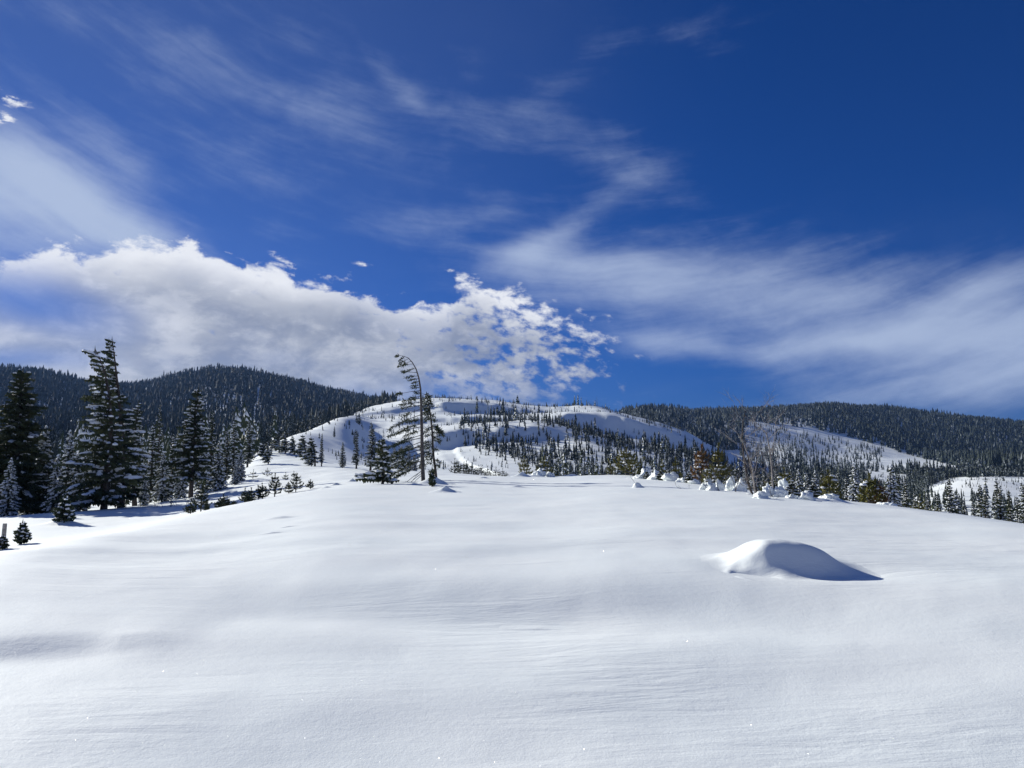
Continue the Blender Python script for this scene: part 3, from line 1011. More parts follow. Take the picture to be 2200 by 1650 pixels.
def from_proto(key, label, x, y, z, H, rz=None, name='fir_tree', group=None, sx=1.0, mats=None):
    if key not in PM:
        (gw, gn, gs), h = PROTO[key]
        PM[key] = [gw.mesh('trunk', [M_BARK]), gn.mesh('crown', [M_NEEDLE]), gs.mesh('snow_load', [M_BOUGH_SNOW]) if len(gs.f) else None]
    h = PROTO[key][1]
    root = bpy.data.objects.new(name, None); COL.objects.link(root)
    tag(root, label, 'tree', group)
    for pn, me in zip(('trunk', 'crown', 'snow_load'), PM[key]):
        if me is not None:
            c = link(pn, me, root)
            if pn == 'snow_load':
                c['kind'] = 'stuff'
    s = H / h
    put(root, x, y, z, random.uniform(0, 6.28) if rz is None else rz, (s * sx, s * sx, s))
    return root


# px of base, distance, row of base, row of top, prototype, width factor, label
ROW = [
    (22, 53, 1113, 988, 'laden1', 1.15, "snow-laden fir below the dark tree at the left border"),
    (62, 57, 1108, 1000, 'laden2', 0.9, "grey snow-covered fir between the two leftmost laden firs"),
    (93, 57, 1106, 916, 'laden1', 1.0, "tall narrow fir white with snow, left of the tall pair"),
    (122, 53, 1103, 985, 'laden2', 1.0, "broad fir loaded with snow in front of the white narrow one"),
    (145, 60, 1102, 925, 'laden1', 0.85, "slim white fir with a snow ball on its tip, left of the tall pair"),
    (165, 56, 1100, 975, 'laden2', 1.0, "snow-laden fir tucked against the left side of the tall pair"),
    (185, 63, 1098, 950, 'slim1', 1.0, "dark slender fir half hidden by the left one of the tall pair"),
    (292, 60, 1080, 856, 'slim2', 1.1, "tall fir with frosted boughs just right of the tall pair"),
    (311, 55, 1082, 1018, 'laden1', 1.1, "small round fir smothered in snow, right foot of the tall pair"),
    (325, 66, 1072, 900, 'slim1', 0.9, "fir with snowy tip between the frosted fir and the dead-straight one"),
    (338, 74, 1062, 862, 'slim3', 0.8, "thin dark spire of a fir behind the snowy ones"),
    (350, 61, 1070, 965, 'laden2', 1.0, "short white fir in front of the thin dark spire"),
    (370, 68, 1062, 925, 'slim1', 1.0, "mid-height fir left of the one with the bare trunk"),
    (388, 63, 1066, 970, 'laden1', 1.0, "snowy fir touching the left side of the bare-trunk fir"),
    (436, 66, 1052, 940, 'laden2', 1.0, "white fir touching the right side of the bare-trunk fir"),
    (452, 72, 1048, 880, 'slim3', 0.9, "thin dark fir standing behind, right of the bare-trunk fir"),
    (468, 64, 1050, 946, 'laden2', 1.0, "snow-laden fir at the edge of the open snow, second right of the bare trunk"),
    (483, 72, 1040, 925, 'slim2', 1.0, "dark fir with browned lower boughs at the edge of the open snow"),
    (500, 84, 1030, 905, 'slim1', 1.0, "fir standing behind the browned one at the edge of the trees"),
    (516, 70, 1034, 968, 'laden1', 1.15, "rounded snowy fir that ends the row towards the open snow"),
    (530, 98, 1008, 905, 'slim2', 1.0, "fir where the tree line meets the foot of the ridge"),
    (505, 66, 1042, 1000, 'laden2', 1.2, "low snowy fir in front of the rounded one at the end of the row"),
]
for px, r, yb, yt, key, sx, lab in ROW:
    x, y, z = stand(px, r)
    from_proto(key, lab, x, y, z, span(px, yb, yt, r), sx=sx)

# --- trees standing free on the snow slope left of the bent tree
FREE = [
    (575, 96, 1003, 956, 'windy2', 1.1, "small bushy fir alone on the slope, long shadow to its right"),
    (581, 118, 986, 950, 'slim3', 1.0, "little fir just above the small bushy one"),
    (562, 118, 992, 965, 'little', 1.2, "tiny fir at the foot of the ridge"),
    (598, 122, 978, 936, 'windy', 1.3, "wind-combed fir, left of three on the ridge shoulder"),
    (611, 118, 980, 934, 'windy2', 1.3, "wind-combed fir, middle of three on the ridge shoulder"),
    (632, 116, 970, 929, 'windy', 1.2, "wind-combed fir with a visible stem, right of three on the ridge shoulder"),
    (655, 105, 988, 935, 'windy', 1.3, "fir with boughs swept left behind the dark bent-topped one"),
    (676, 88, 984, 922, 'windy', 1.3, "dark wind-swept fir with a drooping top on the open slope"),
    (690, 88, 988, 917, 'slim3', 0.9, "straight fir with a bare stem touching the wind-swept one"),
    (668, 86, 985, 958, 'windy2', 1.5, "low spreading fir at the foot of the wind-swept pair"),
    (735, 78, 1000, 944, 'slim1', 1.25, "pointed fir left of the three before the grey hillside"),
    (765, 74, 1015, 932, 'slim3', 1.1, "open fir with a thin bare stem before the grey hillside"),
    (795, 72, 1012, 907, 'slim2', 1.1, "full dark pointed fir, tallest left of the bent tree"),
    (820, 66, 1010, 941, 'windy2', 1.1, "dark fir hugging the right side of the full pointed one"),
    (812, 70, 1012, 960, 'slim1', 1.1, "short fir in the gap between the dark pointed firs"),
    (770, 330, 893, 868, 'windy2', 1.1, "fir on the ridge line beside a thin companion"),
    (764, 335, 890, 862, 'slim3', 1.0, "thin fir on the ridge line"),
    (716, 215, 938, 915, 'slim1', 1.2, "small dark fir alone on the ridge slope"),
    (760, 225, 930, 900, 'slim1', 1.0, "small fir high on the bright ridge slope"),
    (847, 95, 1003, 955, 'laden2', 1.1, "snow-laden fir behind the long boughs of the bent tree"),
    (862, 98, 1002, 948, 'laden1', 1.1, "frosted fir behind the middle of the bent tree"),
    (878, 96, 1004, 958, 'laden2', 1.1, "snowy fir behind the bent tree, near its trunk"),
    (890, 100, 1004, 965, 'laden1', 1.2, "short snowy fir just left of the bent trunk"),
]
for px, r, yb, yt, key, sx, lab in FREE:
    x, y, z = stand(px, r)
    from_proto(key, lab, x, y, z, span(px, yb, yt, r), sx=sx, rz=random.uniform(-0.4, 0.4) if key.startswith('windy') or key == 'slim3' else None)

# tree left of the bent one, its lowest boughs sweeping far out to the left
x, y, z = stand(822, 37.5); H = span(822, 1046, 949, 37.5)
g3 = fir(301, H, 0.55, 16, 5, 0.12, 0.45, rag=0.5, dens=0.8, path=lambda t: V3(0.06 * math.sin(5 * t), 0, 0), prof=lambda t: 0.30 + 0.60 * (1 - t), width=0.34)
R_ = random.Random(5)
for zz_, L_, th_, rise_ in ((0.42, 1.35, PI - 0.1, 0.02), (0.30, 1.25, PI + 0.15, -0.02), (0.52, 0.9, PI + 0.3, 0.0), (0.24, 1.0, PI - 0.35, -0.05), (0.28, 0.75, 0.1, -0.1), (0.2, 0.6, -0.4, -0.1), (0.6, 0.7, PI - 0.2, 0.05)):
    fir_branch(g3[1], g3[2], g3[0], R_, V3(0, 0, zz_), th_, L_, rise_, 0.05, 0.45, 1.4, 0.24)
o = make_tree('fir_tree', g3, FIRM, "low dark fir whose bottom boughs sweep far out left over the snow")
put(o, x, y, z)

# ---------------------------------------------------------------- the bent, wind-stripped tree
def bough(R, base, th, L, rise, droop, needle_from, snow, wood=0.012, dens=1.0, clump=0.16):
    """one separate bough (wood, needles, snow) for the thin trees whose boughs can be told apart"""
    g_ = Geo()
    d = V3(math.cos(th), math.sin(th), 0); side = V3(-math.sin(th), math.cos(th), 0)

    def P(t):
        return base + d * L * t + V3(0, 0, L * (rise * t - droop * t * t)) + side * 0.05 * L * math.sin(5 * t)
    g_.tube([P(0), P(0.35), P(0.7), P(1.0)], [wood, wood * 0.8, wood * 0.5, wood * 0.25], 4, 0)
    n = int((3 + 9 * L) * dens)
    for i in range(n):
        t = needle_from + (1 - needle_from) * (i + R.random()) / n
        p = P(min(t, 1.02))
        for k in range(R.randint(5, 8)):
            l = clump * R.uniform(0.5, 1.2)
            dv = V3(R.gauss(0, 1) * 0.7, R.gauss(0, 1) * 0.7, R.gauss(-0.15, 0.6)) + d * 0.6
            dv = dv / (np.linalg.norm(dv) + 1e-6)
            u = np.cross(dv, V3(R.uniform(-1, 1), R.uniform(-1, 1), R.uniform(-1, 1))); u /= np.linalg.norm(u) + 1e-6
            q = p + V3(R.uniform(-.05, .05), R.uniform(-.05, .05), R.uniform(-.03, .03))
            g_.quad(tuple(q), tuple(q + dv * l * 0.5 + u * 0.022), tuple(q + dv * l), tuple(q + dv * l * 0.5 - u * 0.022), 1)
    for i in range(int(n * snow)):
        t = R.uniform(needle_from, 0.95); p = P(t)
        s_ = R.uniform(0.035, 0.085)
        g_.blob(tuple(p + V3(0, 0, 0.03)), s_ * 1.7, s_, s_ * 0.6, R, 2, 5, 2, rot=th)
    return g_


MB3 = [M_BARK, M_NEEDLE, M_BOUGH_SNOW]
RB = 41.0
x, y, z = stand(908, RB)
mpp = span(908, 1000, 900, RB) / 100.0
root = bpy.data.objects.new('bent_fir', None); COL.objects.link(root); root.location = (x, y, z)
tag(root, "tall thin fir bent over left at its tip, boughs only on its left side", 'tree')
trk = [(910, 1040), (908, 1010), (906, 960), (904.5, 910), (903, 870), (901, 835), (897, 812), (891, 793), (883, 779), (874, 769), (864, 765), (853, 763)]
base_row = 1036


def T(px_, py_):
    return V3((px_ - 908) * mpp, 0, (base_row - py_) * mpp)


g_ = Geo()
P_ = [T(*p) for p in trk]
P_[0] = V3(P_[0][0], 0, -0.3)
g_.tube(P_, [0.115, 0.105, 0.095, 0.08, 0.066, 0.05, 0.04, 0.032, 0.026, 0.02, 0.014, 0.008], 8)
link('trunk', g_.mesh('trunk', [M_BARK_MID], True), root)
tx = np.array([p[0] for p in trk]); ty = np.array([p[1] for p in trk])


def trunk_x(row):
    return float(np.interp(-row, -ty, tx))


R_ = random.Random(11)
# row where it leaves the trunk, length (px), drop (px, down positive), needles from, snow
BO = [(766, 10, 8, .3, 0), (770, 16, 10, .4, 0), (776, 22, 10, .35, 0), (782, 24, 2, .4, 0), (792, 17, 6, .3, 0), (801, 26, -2, .75, 0), (808, 22, 3, .3, 0), (814, 18, 3, .2, 0),
      (820, 14, 4, .2, 0), (828, 12, 2, .2, 0), (833, 18, 1, .2, 0), (840, 46, 8, .8, 0), (846, 12, -2, .2, 0), (852, 26, 6, .3, 0), (858, 34, 4, .25, .1), (866, 48, 4, .35, .1),
      (872, 34, 6, .3, .1), (880, 40, 16, .5, .1), (892, 62, 26, .35, .1), (902, 36, 6, .15, .1), (912, 46, 14, .2, .1), (918, 68, 20, .3, .15), (926, 40, 14, .2, .2), (936, 56, 20, .3, .1),
      (942, 84, 22, .3, .15), (950, 60, 28, .3, .2), (958, 84, 34, .3, .3), (966, 70, 28, .4, .2), (974, 80, 36, .35, .3), (982, 66, 26, .35, .35), (990, 78, 40, .4, .3),
      (998, 60, 30, .4, .3), (1004, 52, 20, .4, .4), (962, 50, 10, .3, .3), (986, 40, 20, .2, .3), (1012, 50, 40, .6, .1), (1016, 40, 34, .9, 0), (1020, 34, 36, .95, 0), (1010, 26, 30, .95, 0)]
for row, ln, drop, nf, snw in BO:
    bx = trunk_x(row)
    b_ = T(bx, row)
    L_ = ln * mpp * R_.uniform(1.0, 1.3)
    gb = bough(R_, b_, PI + R_.uniform(-0.45, 0.45), L_, -drop / ln * 0.75, drop / ln * 0.25, nf, snw * 1.2, 0.010 + 0.006 * L_, 1.45 if row > 880 else 1.0, 0.19 if row > 850 else 0.15)
    link('branch', gb.mesh('branch', MB3), root)
for row, ln in ((760, 4),):
    gb = bough(R_, T(853, 763), PI, 6 * mpp, -0.3, 0.2, 0.0, 0, 0.01, 3, 0.12)
    link('branch', gb.mesh('branch', MB3), root)

# --- its crooked dark companion
RC = 43.0
x, y, z = stand(938, RC); mp2 = span(938, 1000, 900, RC) / 100.0
root = bpy.data.objects.new('crooked_fir', None); COL.objects.link(root); root.location = (x, y, z)
tag(root, "crooked dark fir with a hooked clumpy top beside the bent trunk", 'tree')
trk2 = [(938, 1036), (935, 1010), (931, 985), (929, 960), (928, 935), (925, 905), (921, 880), (917, 862), (911, 850), (905, 848)]


def T2(px_, py_):
    return V3((px_ - 938) * mp2, 0, (1034 - py_) * mp2)


g_ = Geo()
P_ = [T2(*p) for p in trk2]; P_[0] = V3(0, 0, -0.3)
g_.tube(P_, [0.09, 0.08, 0.07, 0.062, 0.055, 0.048, 0.04, 0.032, 0.02, 0.008], 7)
link('trunk', g_.mesh('trunk', [M_BARK]), root)
t2x = np.array([p[0] for p in trk2]); t2y = np.array([p[1] for p in trk2])
for row in list(range(850, 906, 3)) + list(range(916, 1002, 5)) + [1012]:
    bx = float(np.interp(-row, -t2y, t2x))
    left = R_.random() < (0.55 if row < 910 else 0.75)
    L_ = (R_.uniform(8, 16) if row < 910 else R_.uniform(12, 36)) * mp2 * (1 if left else 0.6)
    if 918 < row < 930 and not left:
        L_ = 22 * mp2
    gb = bough(R_, T2(bx, row), (PI if left else 0) + R_.uniform(-0.8, 0.8), L_, -0.1, 0.35, 0.10, 0.3, 0.012, 1.4, 0.20)
    link('branch', gb.mesh('branch', MB3), root)
for k_ in range(3):
    gb = bough(R_, T2(926, 918 + 3 * k_), R_.uniform(-0.4, 0.3), 24 * mp2, 0.05, 0.7, 0.2, 0.25, 0.014, 2.0, 0.20)
    link('branch', gb.mesh('branch', MB3), root)
# --- spindly half-bare sapling in front of them
x, y, z = stand(928, 34)
g3 = fir(311, span(928, 1051, 1013, 34), 0.17, 7, 4, 0.15, 0.2, rag=0.6, dens=0.8, tr=0.02)
o = make_tree('fir_sapling', g3, FIRM, "spindly sapling behind the small snow mound, below the bent tree")
put(o, x, y, z)

# --- three little firs in the left field
for px, r, yb, yt, sx, lab in ((142, 37, 1132, 1072, 1.25, "knee-deep little fir in a snow hollow, larger of the free-standing ones at the left"),
                               (55, 27.5, 1176, 1128, 1.2, "tiny tiered fir near the left border, casting a short shadow"),
                               (14, 26, 1190, 1160, 1.6, "small bushy seedling round a weathered post at the left border")):
    x, y, z = stand(px, r)
    h = span(px, yb, yt, r)
    from_proto('little', lab, x, y, z, h, sx=sx, name='fir_sapling')
x, y, z = at(16, 26.3)
g_ = Geo(); hp = span(16, 1190, 1136, 26)
g_.tube([(0, 0, -0.3), (0.0, 0, hp * 0.5), (0.01, 0, hp)], [0.065, 0.06, 0.055], 8)
o = link('broken_post', g_.mesh('broken_post', [M_BARK_GREY]), loc=(x, y, z)); tag(o, "weathered grey broken stem standing upright at the left border", 'stump')

# ---------------------------------------------------------------- snow mounds on the near field
def mound(px, r, w, h, seed, label, cat='snow mound', peak=2.0, skew=0.65, front=0.55, n=(46, 34), depth=None, name='snow_mound', fx=None):
    drop = min(0.02, h * 0.5)
    """a drift sitting on the field: its own gently irregular sheet that runs out into the snow"""
    x0, y0, _ = at(px, r)
    depth = depth or w * 0.6
    us = np.linspace(-1.25, 1.25, n[0]); vs = np.linspace(-1.25, 1.25, n[1])
    U, Vv = np.meshgrid(us, vs, indexing='ij')
    nz = fbm(U * 1.3 + seed, Vv * 1.3, seed, 3)
    uu = U + 0.09 * nz
    vv = Vv + 0.08 * fbm(U + 7 + seed, Vv * 1.5, seed + 3, 2)
    wl, wr = (0.66, 0.74) if fx is not None else (2 - 2 * skew + 0.12, skew)
    wu = wl + (wr - wl) / (1 + np.exp(-uu / 0.14))
    wv_ = front + (0.95 - front) / (1 + np.exp(-vv / 0.10))
    ea, eb = (2.5, 1.9) if fx is not None else (2.0, 2.0)
    q = (np.abs(uu / wu) ** ea + np.abs(vv / wv_) ** eb) ** 0.5
    hh = h * np.exp(-(q * 1.15) ** peak)
    hh = hh * (1 + 0.07 * nz)
    edge = np.maximum(np.abs(U), np.abs(Vv))
    hh = hh - drop * sstep(edge, 1.05, 1.25) - 0.2 * drop
    if fx is not None:
        hh = hh + fx(U, Vv)
    X = x0 + U * w * 0.5; Y = y0 + Vv * depth * 0.5
    Z = ground_v(X, Y) + hh
    zc = ground(x0, y0)
    Vt = np.stack([X - x0, Y - y0, Z - zc], -1).reshape(-1, 3)
    I_ = np.arange(n[0] * n[1]).reshape(n)
    Q = np.stack([I_[:-1, :-1], I_[1:, :-1], I_[1:, 1:], I_[:-1, 1:]], -1).reshape(-1, 4)
    o = link(name, tri_mesh(name, Vt, Q, [M_SNOW], smooth=True), loc=(x0, y0, zc))
    tag(o, label, cat)
    return o


def big_fx(U, Vv):
    # hollow under the windward lip at its lower left
    return -0.05 * np.exp(-(((U + 0.62) / 0.30) ** 2 + ((Vv + 0.55) / 0.2) ** 2) ** 2) + 0.03 * np.exp(-((U + 0.86 - 0.8 * (Vv + 0.5) ** 2) / 0.06) ** 2) * np.exp(-((Vv + 0.55) / 0.30) ** 2)


mound(1688, 10.95, 2.15, 0.43, 3, "big smooth snow mound alone in the foreground, its shadow pointing right", peak=2.3, front=0.44, n=(150, 110), depth=1.9, fx=big_fx)
mound(930, 36.5, 1.75, 0.42, 5, "peaked snow mound at the foot of the spindly sapling", peak=1.3, skew=0.7)
mound(957, 29.0, 1.05, 0.26, 8, "small pointed mound just below the one with the sapling", peak=1.3, skew=0.7)
mound(1368, 31.0, 0.62, 0.22, 12, "little rounded snow mound with one bent twig", peak=2.6, skew=0.8, front=0.9)
mound(1122, 50.0, 1.25, 0.36, 14, "pointed drift at the crest, left of the snow-balled pine", peak=1.4, skew=0.7)
mound(1146, 51.0, 2.0, 0.16, 15, "low drift tail right of the pointed drift on the crest", peak=1.6, skew=0.8)
mound(1228, 55.0, 1.7, 0.22, 16, "lone low drift on the crest below the round-topped hill", peak=1.6)
mound(1112, 33.0, 1.1, 0.09, 19, "flat little snow ripple below the crest drifts", peak=1.6)
mound(605, 19.0, 0.9, 0.05, 20, "faint snow ripple on the left part of the field", peak=1.6)
mound(1040, 45.0, 0.9, 0.10, 22, "thin drift at the crest, below the row of seedlings", peak=1.6)
mound(757, 44.0, 0.6, 0.20, 23, "tiny peaked drift left of the low sweeping fir", peak=1.3)
mound(722, 41.0, 0.9, 0.14, 24, "flat drift left of the tiny peaked one", peak=1.5)
mound(701, 37.0, 0.8, 0.10, 25, "faint drift on the left edge of the crest", peak=1.5)
mound(1800, 27.5, 1.1, 0.13, 26, "low drift right of the rounded snow lumps", peak=1.5)
mound(1150, 8.0, 0.70, 0.012, 43, "long thin crust ledge in the middle of the field", cat='snow ledge', peak=1.6, front=0.10, name='snow_ledge')
mound(590, 15.8, 0.7, 0.03, 47, "curled crust ledge on the upper left part of the field", cat='snow ledge', peak=1.6, front=0.14, name='snow_ledge')
mound(622, 16.6, 0.6, 0.02, 48, "second curled crust ledge right behind the first", cat='snow ledge', peak=1.6, front=0.14, name='snow_ledge')
mound(142, 37, 2.1, 0.22, 31, "snow rim round the foot of the knee-deep little fir", peak=1.6, skew=0.6)
mound(1372, 45.5, 1.2, 0.24, 32, "drift at the crest, left of the big green pine bush's snow lumps", peak=1.5)

# twig on the little mound
def stick(pts, rad, mat_, name, label, cat='twig', loc=(0, 0, 0), sides=4):
    g_ = Geo(); g_.tube(pts, rad, sides)
    o = link(name, g_.mesh(name, [mat_]), loc=loc); tag(o, label, cat)
    return o


x, y, z = at(1360, 30.8)
stick([(0.12, 0, 0.1), (0.02, 0, 0.28), (-0.10, 0.02, 0.42), (-0.13, 0, 0.56)], [0.007, 0.006, 0.005, 0.003], M_BARK_GREY, 'bent_twig', "single bent twig poking from the little rounded mound", loc=(x, y, z))

# ---------------------------------------------------------------- lumps: shrubs buried under clotted snow
import mathutils.noise as mn


def lump(px, r, w, h, seed, label, knob=0.35, tilt=0.0, cat='snow lump'):
    w *= 0.68; h *= 0.78; knob *= 1.3
    x0, y0, z0 = at(px, r)
    n, rings = 26, 18
    V_, F_ = [], []
    for j in range(rings + 1):
        ph = PI * j / rings
        for k in range(n):
            a = 2 * PI * k / n
            d = Vector((math.sin(ph) * math.cos(a), math.sin(ph) * math.sin(a), math.cos(ph)))
            q = 1 + knob * (mn.noise(d * 1.5 + Vector((seed * 3.1, 0, 0))) * 1.3 + 0.9 * abs(mn.noise(d * 3.6 + Vector((0, seed * 1.7, 0)))) + 0.42 * mn.noise(d * 8 + Vector((0, 0, seed))))
            zz = d.z
            lowflare = 1.0 + 0.30 * max(0, 0.25 - zz) ** 1.0
            V_.append((d.x * w * 0.5 * q * lowflare + tilt * max(0, zz) * h, d.y * w * 0.42 * q * lowflare, h * 0.42 + zz * h * 0.56 * q))
    for j in range(rings):
        for k in range(n):
            a = j * n + k; b = j * n + (k + 1) % n
            F_.append((a, a + n, b + n, b))
    o = link('snow_lump', tri_mesh('snow_lump', V_, F_, [M_SNOW], smooth=True), loc=(x0, y0, z0 - 0.04))
    tag(o, label, cat)
    return o


for i, (px, r, w, h, kn, ti, lab) in enumerate([
        (1386, 46.0, 0.85, 0.80, 0.45, 0.10, "upright snow pillar like a shark fin, right of the green pine bush"),
        (1376, 45.0, 0.95, 0.36, 0.30, 0.0, "rounded snow pad at the left foot of the fin-shaped pillar"),
        (1413, 43.0, 1.05, 0.66, 0.35, 0.0, "round snow boulder right of the fin-shaped pillar"),
        (1400, 44.5, 0.7, 0.42, 0.30, 0.0, "low lump squeezed between the fin pillar and the round snow boulder"),
        (1442, 41.0, 1.05, 0.58, 0.35, 0.0, "second round snow boulder, below the forked little pine"),
        (1428, 42.5, 0.6, 0.35, 0.4, 0.0, "small snow block between the two round snow boulders"),
        (1470, 39.5, 0.85, 0.34, 0.45, 0.1, "slanting snow chunk right of the second snow boulder"),
        (1492, 38.5, 0.6, 0.30, 0.4, 0.0, "small knob of snow left of the rusty pine"),
        (1522, 37.0, 0.7, 0.42, 0.5, 0.0, "snow clot under the boughs of the rusty pine"),
        (1512, 30.5, 0.40, 0.30, 0.5, 0.0, "cornered snow chunk at the foot of the leaning sticks"),
        (1530, 30.0, 0.46, 0.40, 0.55, -0.2, "pale snow heap leaning on the sticks"),
        (1545, 31.0, 0.34, 0.52, 0.45, -0.15, "narrow snow pillar behind the leaning sticks"),
        (1572, 31.5, 0.50, 0.62, 0.5, -0.1, "left half of the cracked snow block left of the bare tree"),
        (1588, 31.0, 0.55, 0.58, 0.5, 0.1, "right half of the cracked snow block left of the bare tree"),
        (1612, 28.5, 0.5, 0.10, 0.4, 0.0, "flat snow pad at the foot of the two dark stems"),
        (1634, 26.5, 0.62, 0.30, 0.45, 0.0, "low bright snow heap in front of the two dark stems"),
        (1650, 28.0, 0.46, 0.44, 0.55, 0.0, "ragged snow lump right of the two dark stems"),
        (1672, 28.0, 0.70, 0.42, 0.4, 0.0, "smooth shaded snow hump behind the leaning stem"),
        (1684, 30.5, 0.50, 0.75, 0.40, -0.1, "tall snow figure with a knobbed head beside the bare tree"),
        (1694, 30.0, 0.58, 0.50, 0.35, 0.1, "round-bellied snow lump against the tall snow figure"),
        (1700, 27.5, 0.50, 0.22, 0.4, 0.0, "low snow lump under the right leaning stick"),
        (1731, 27.5, 0.56, 0.38, 0.5, 0.1, "squat snow block standing alone right of the bare tree"),
        (1782, 33.0, 0.75, 0.34, 0.5, 0.0, "bright snow lump on the crest among the olive firs"),
        (1768, 33.5, 0.5, 0.2, 0.5, 0.0, "small snow knob left of the bright lump on the crest"),
        (1892, 31.0, 0.5, 0.2, 0.4, 0.0, "small snow knob under the rusty bush on the crest"),
        (1906, 30.5, 0.6, 0.26, 0.4, 0.0, "snow pad right of the rusty bush on the crest"),
        (1160, 52.0, 0.9, 0.62, 0.5, 0.0, "snow-clotted stump left of the snow-balled pine"),
        (1183, 52.0, 0.7, 0.40, 0.5, 0.0, "snow ball at the right foot of the snow-balled pine"),
]):
    lump(px, r, w, h, i + 3, lab, kn, ti)

# ---------------------------------------------------------------- young pines: upswept bottle-brush shoots
def brush(g_, R, pts, wid, mi=0, step=0.045):
    """needles all round a shoot"""
    L = sum(np.linalg.norm(pts[i + 1] - pts[i]) for i in range(len(pts) - 1))
    n = max(4, int(L / step))
    for i in range(n):
        t = (i + R.random() * 0.8) / n * (len(pts) - 1)
        k = min(int(t), len(pts) - 2); f = t - k
        p = pts[k] * (1 - f) + pts[k + 1] * f
        d = pts[k + 1] - pts[k]; d = d / (np.linalg.norm(d) + 1e-9)
        for s in range(4):
            rv = V3(R.gauss(0, 1), R.gauss(0, 1), R.gauss(0, 1))
            u = np.cross(d, rv); u = u / (np.linalg.norm(u) + 1e-9)
            e = p + (u * 0.75 + d * 0.8) * wid * R.uniform(0.7, 1.2)
            w_ = np.cross(u, d) * wid * 0.20
            g_.tri(tuple(p + w_), tuple(e), tuple(p - w_), mi)


def pine(seed, H, W, whorls=4, per=5, wid=0.10, snow=0.3, upsweep=0.6, step=0.05, low=0.12):
    R = random.Random(seed)
    gw, gn, gs = Geo(), Geo(), Geo()
    lean = V3(R.uniform(-.05, .05), R.uniform(-.05, .05), 0)

    def C(t): return V3(0, 0, H * t) + lean * H * t * t
    gw.tube([V3(0, 0, -0.25)] + [C(i / 5) for i in range(6)], [0.02 + 0.012 * H] + [(0.018 + 0.012 * H) * (1 - 0.8 * i / 5) for i in range(6)], 5)
    brush(gn, R, [C(0.55), C(0.8), C(1.0), C(1.04)], wid, 0, step)
    for i in range(whorls):
        t = low + (0.90 - low) * (i + R.uniform(-.2, .2)) / whorls
        k = per if i < whorls - 1 else max(3, per - 1)
        a0 = R.uniform(0, 6.28)
        for j in range(k):
            th = a0 + 6.283 * (j + R.uniform(-.25, .25)) / k
            L = W * (1.12 - 0.92 * t) * R.uniform(0.65, 1.3)
            d = V3(math.cos(th), math.sin(th), 0)
            b = C(t)
            up = upsweep * R.uniform(0.6, 1.3)
            pts = [b, b + d * L * 0.45 + V3(0, 0, L * 0.12), b + d * L * 0.8 + V3(0, 0, L * 0.35 * up), b + d * L * 1.0 + V3(0, 0, L * 0.95 * up)]
            gw.tube(pts, [0.012, 0.01, 0.008, 0.004], 3)
            brush(gn, R, pts[1:] if L > 0.25 else pts, wid, 0, step)
            if R.random() < 0.5:
                q = pts[1]; s2 = V3(-math.sin(th), math.cos(th), 0) * R.choice((-1, 1))
                p2 = [q, q + (s2 * 0.7 + d * 0.5) * L * 0.3 + V3(0, 0, L * 0.1), q + (s2 * 0.8 + d * 0.7) * L * 0.42 + V3(0, 0, L * 0.4 * up)]
                brush(gn, R, p2, wid * 0.9, 0, step)
            if R.random() < snow * 0.45:
                s_ = 0.6 * wid * R.uniform(0.7, 1.5)
                q = pts[R.choice((1, 2))]
                gs.blob(tuple(q + V3(0, 0, wid * 0.6)), s_ * 1.5, s_ * 1.1, s_ * 0.8, R, 0, 6, 3, rot=th)
    return gw, gn, gs


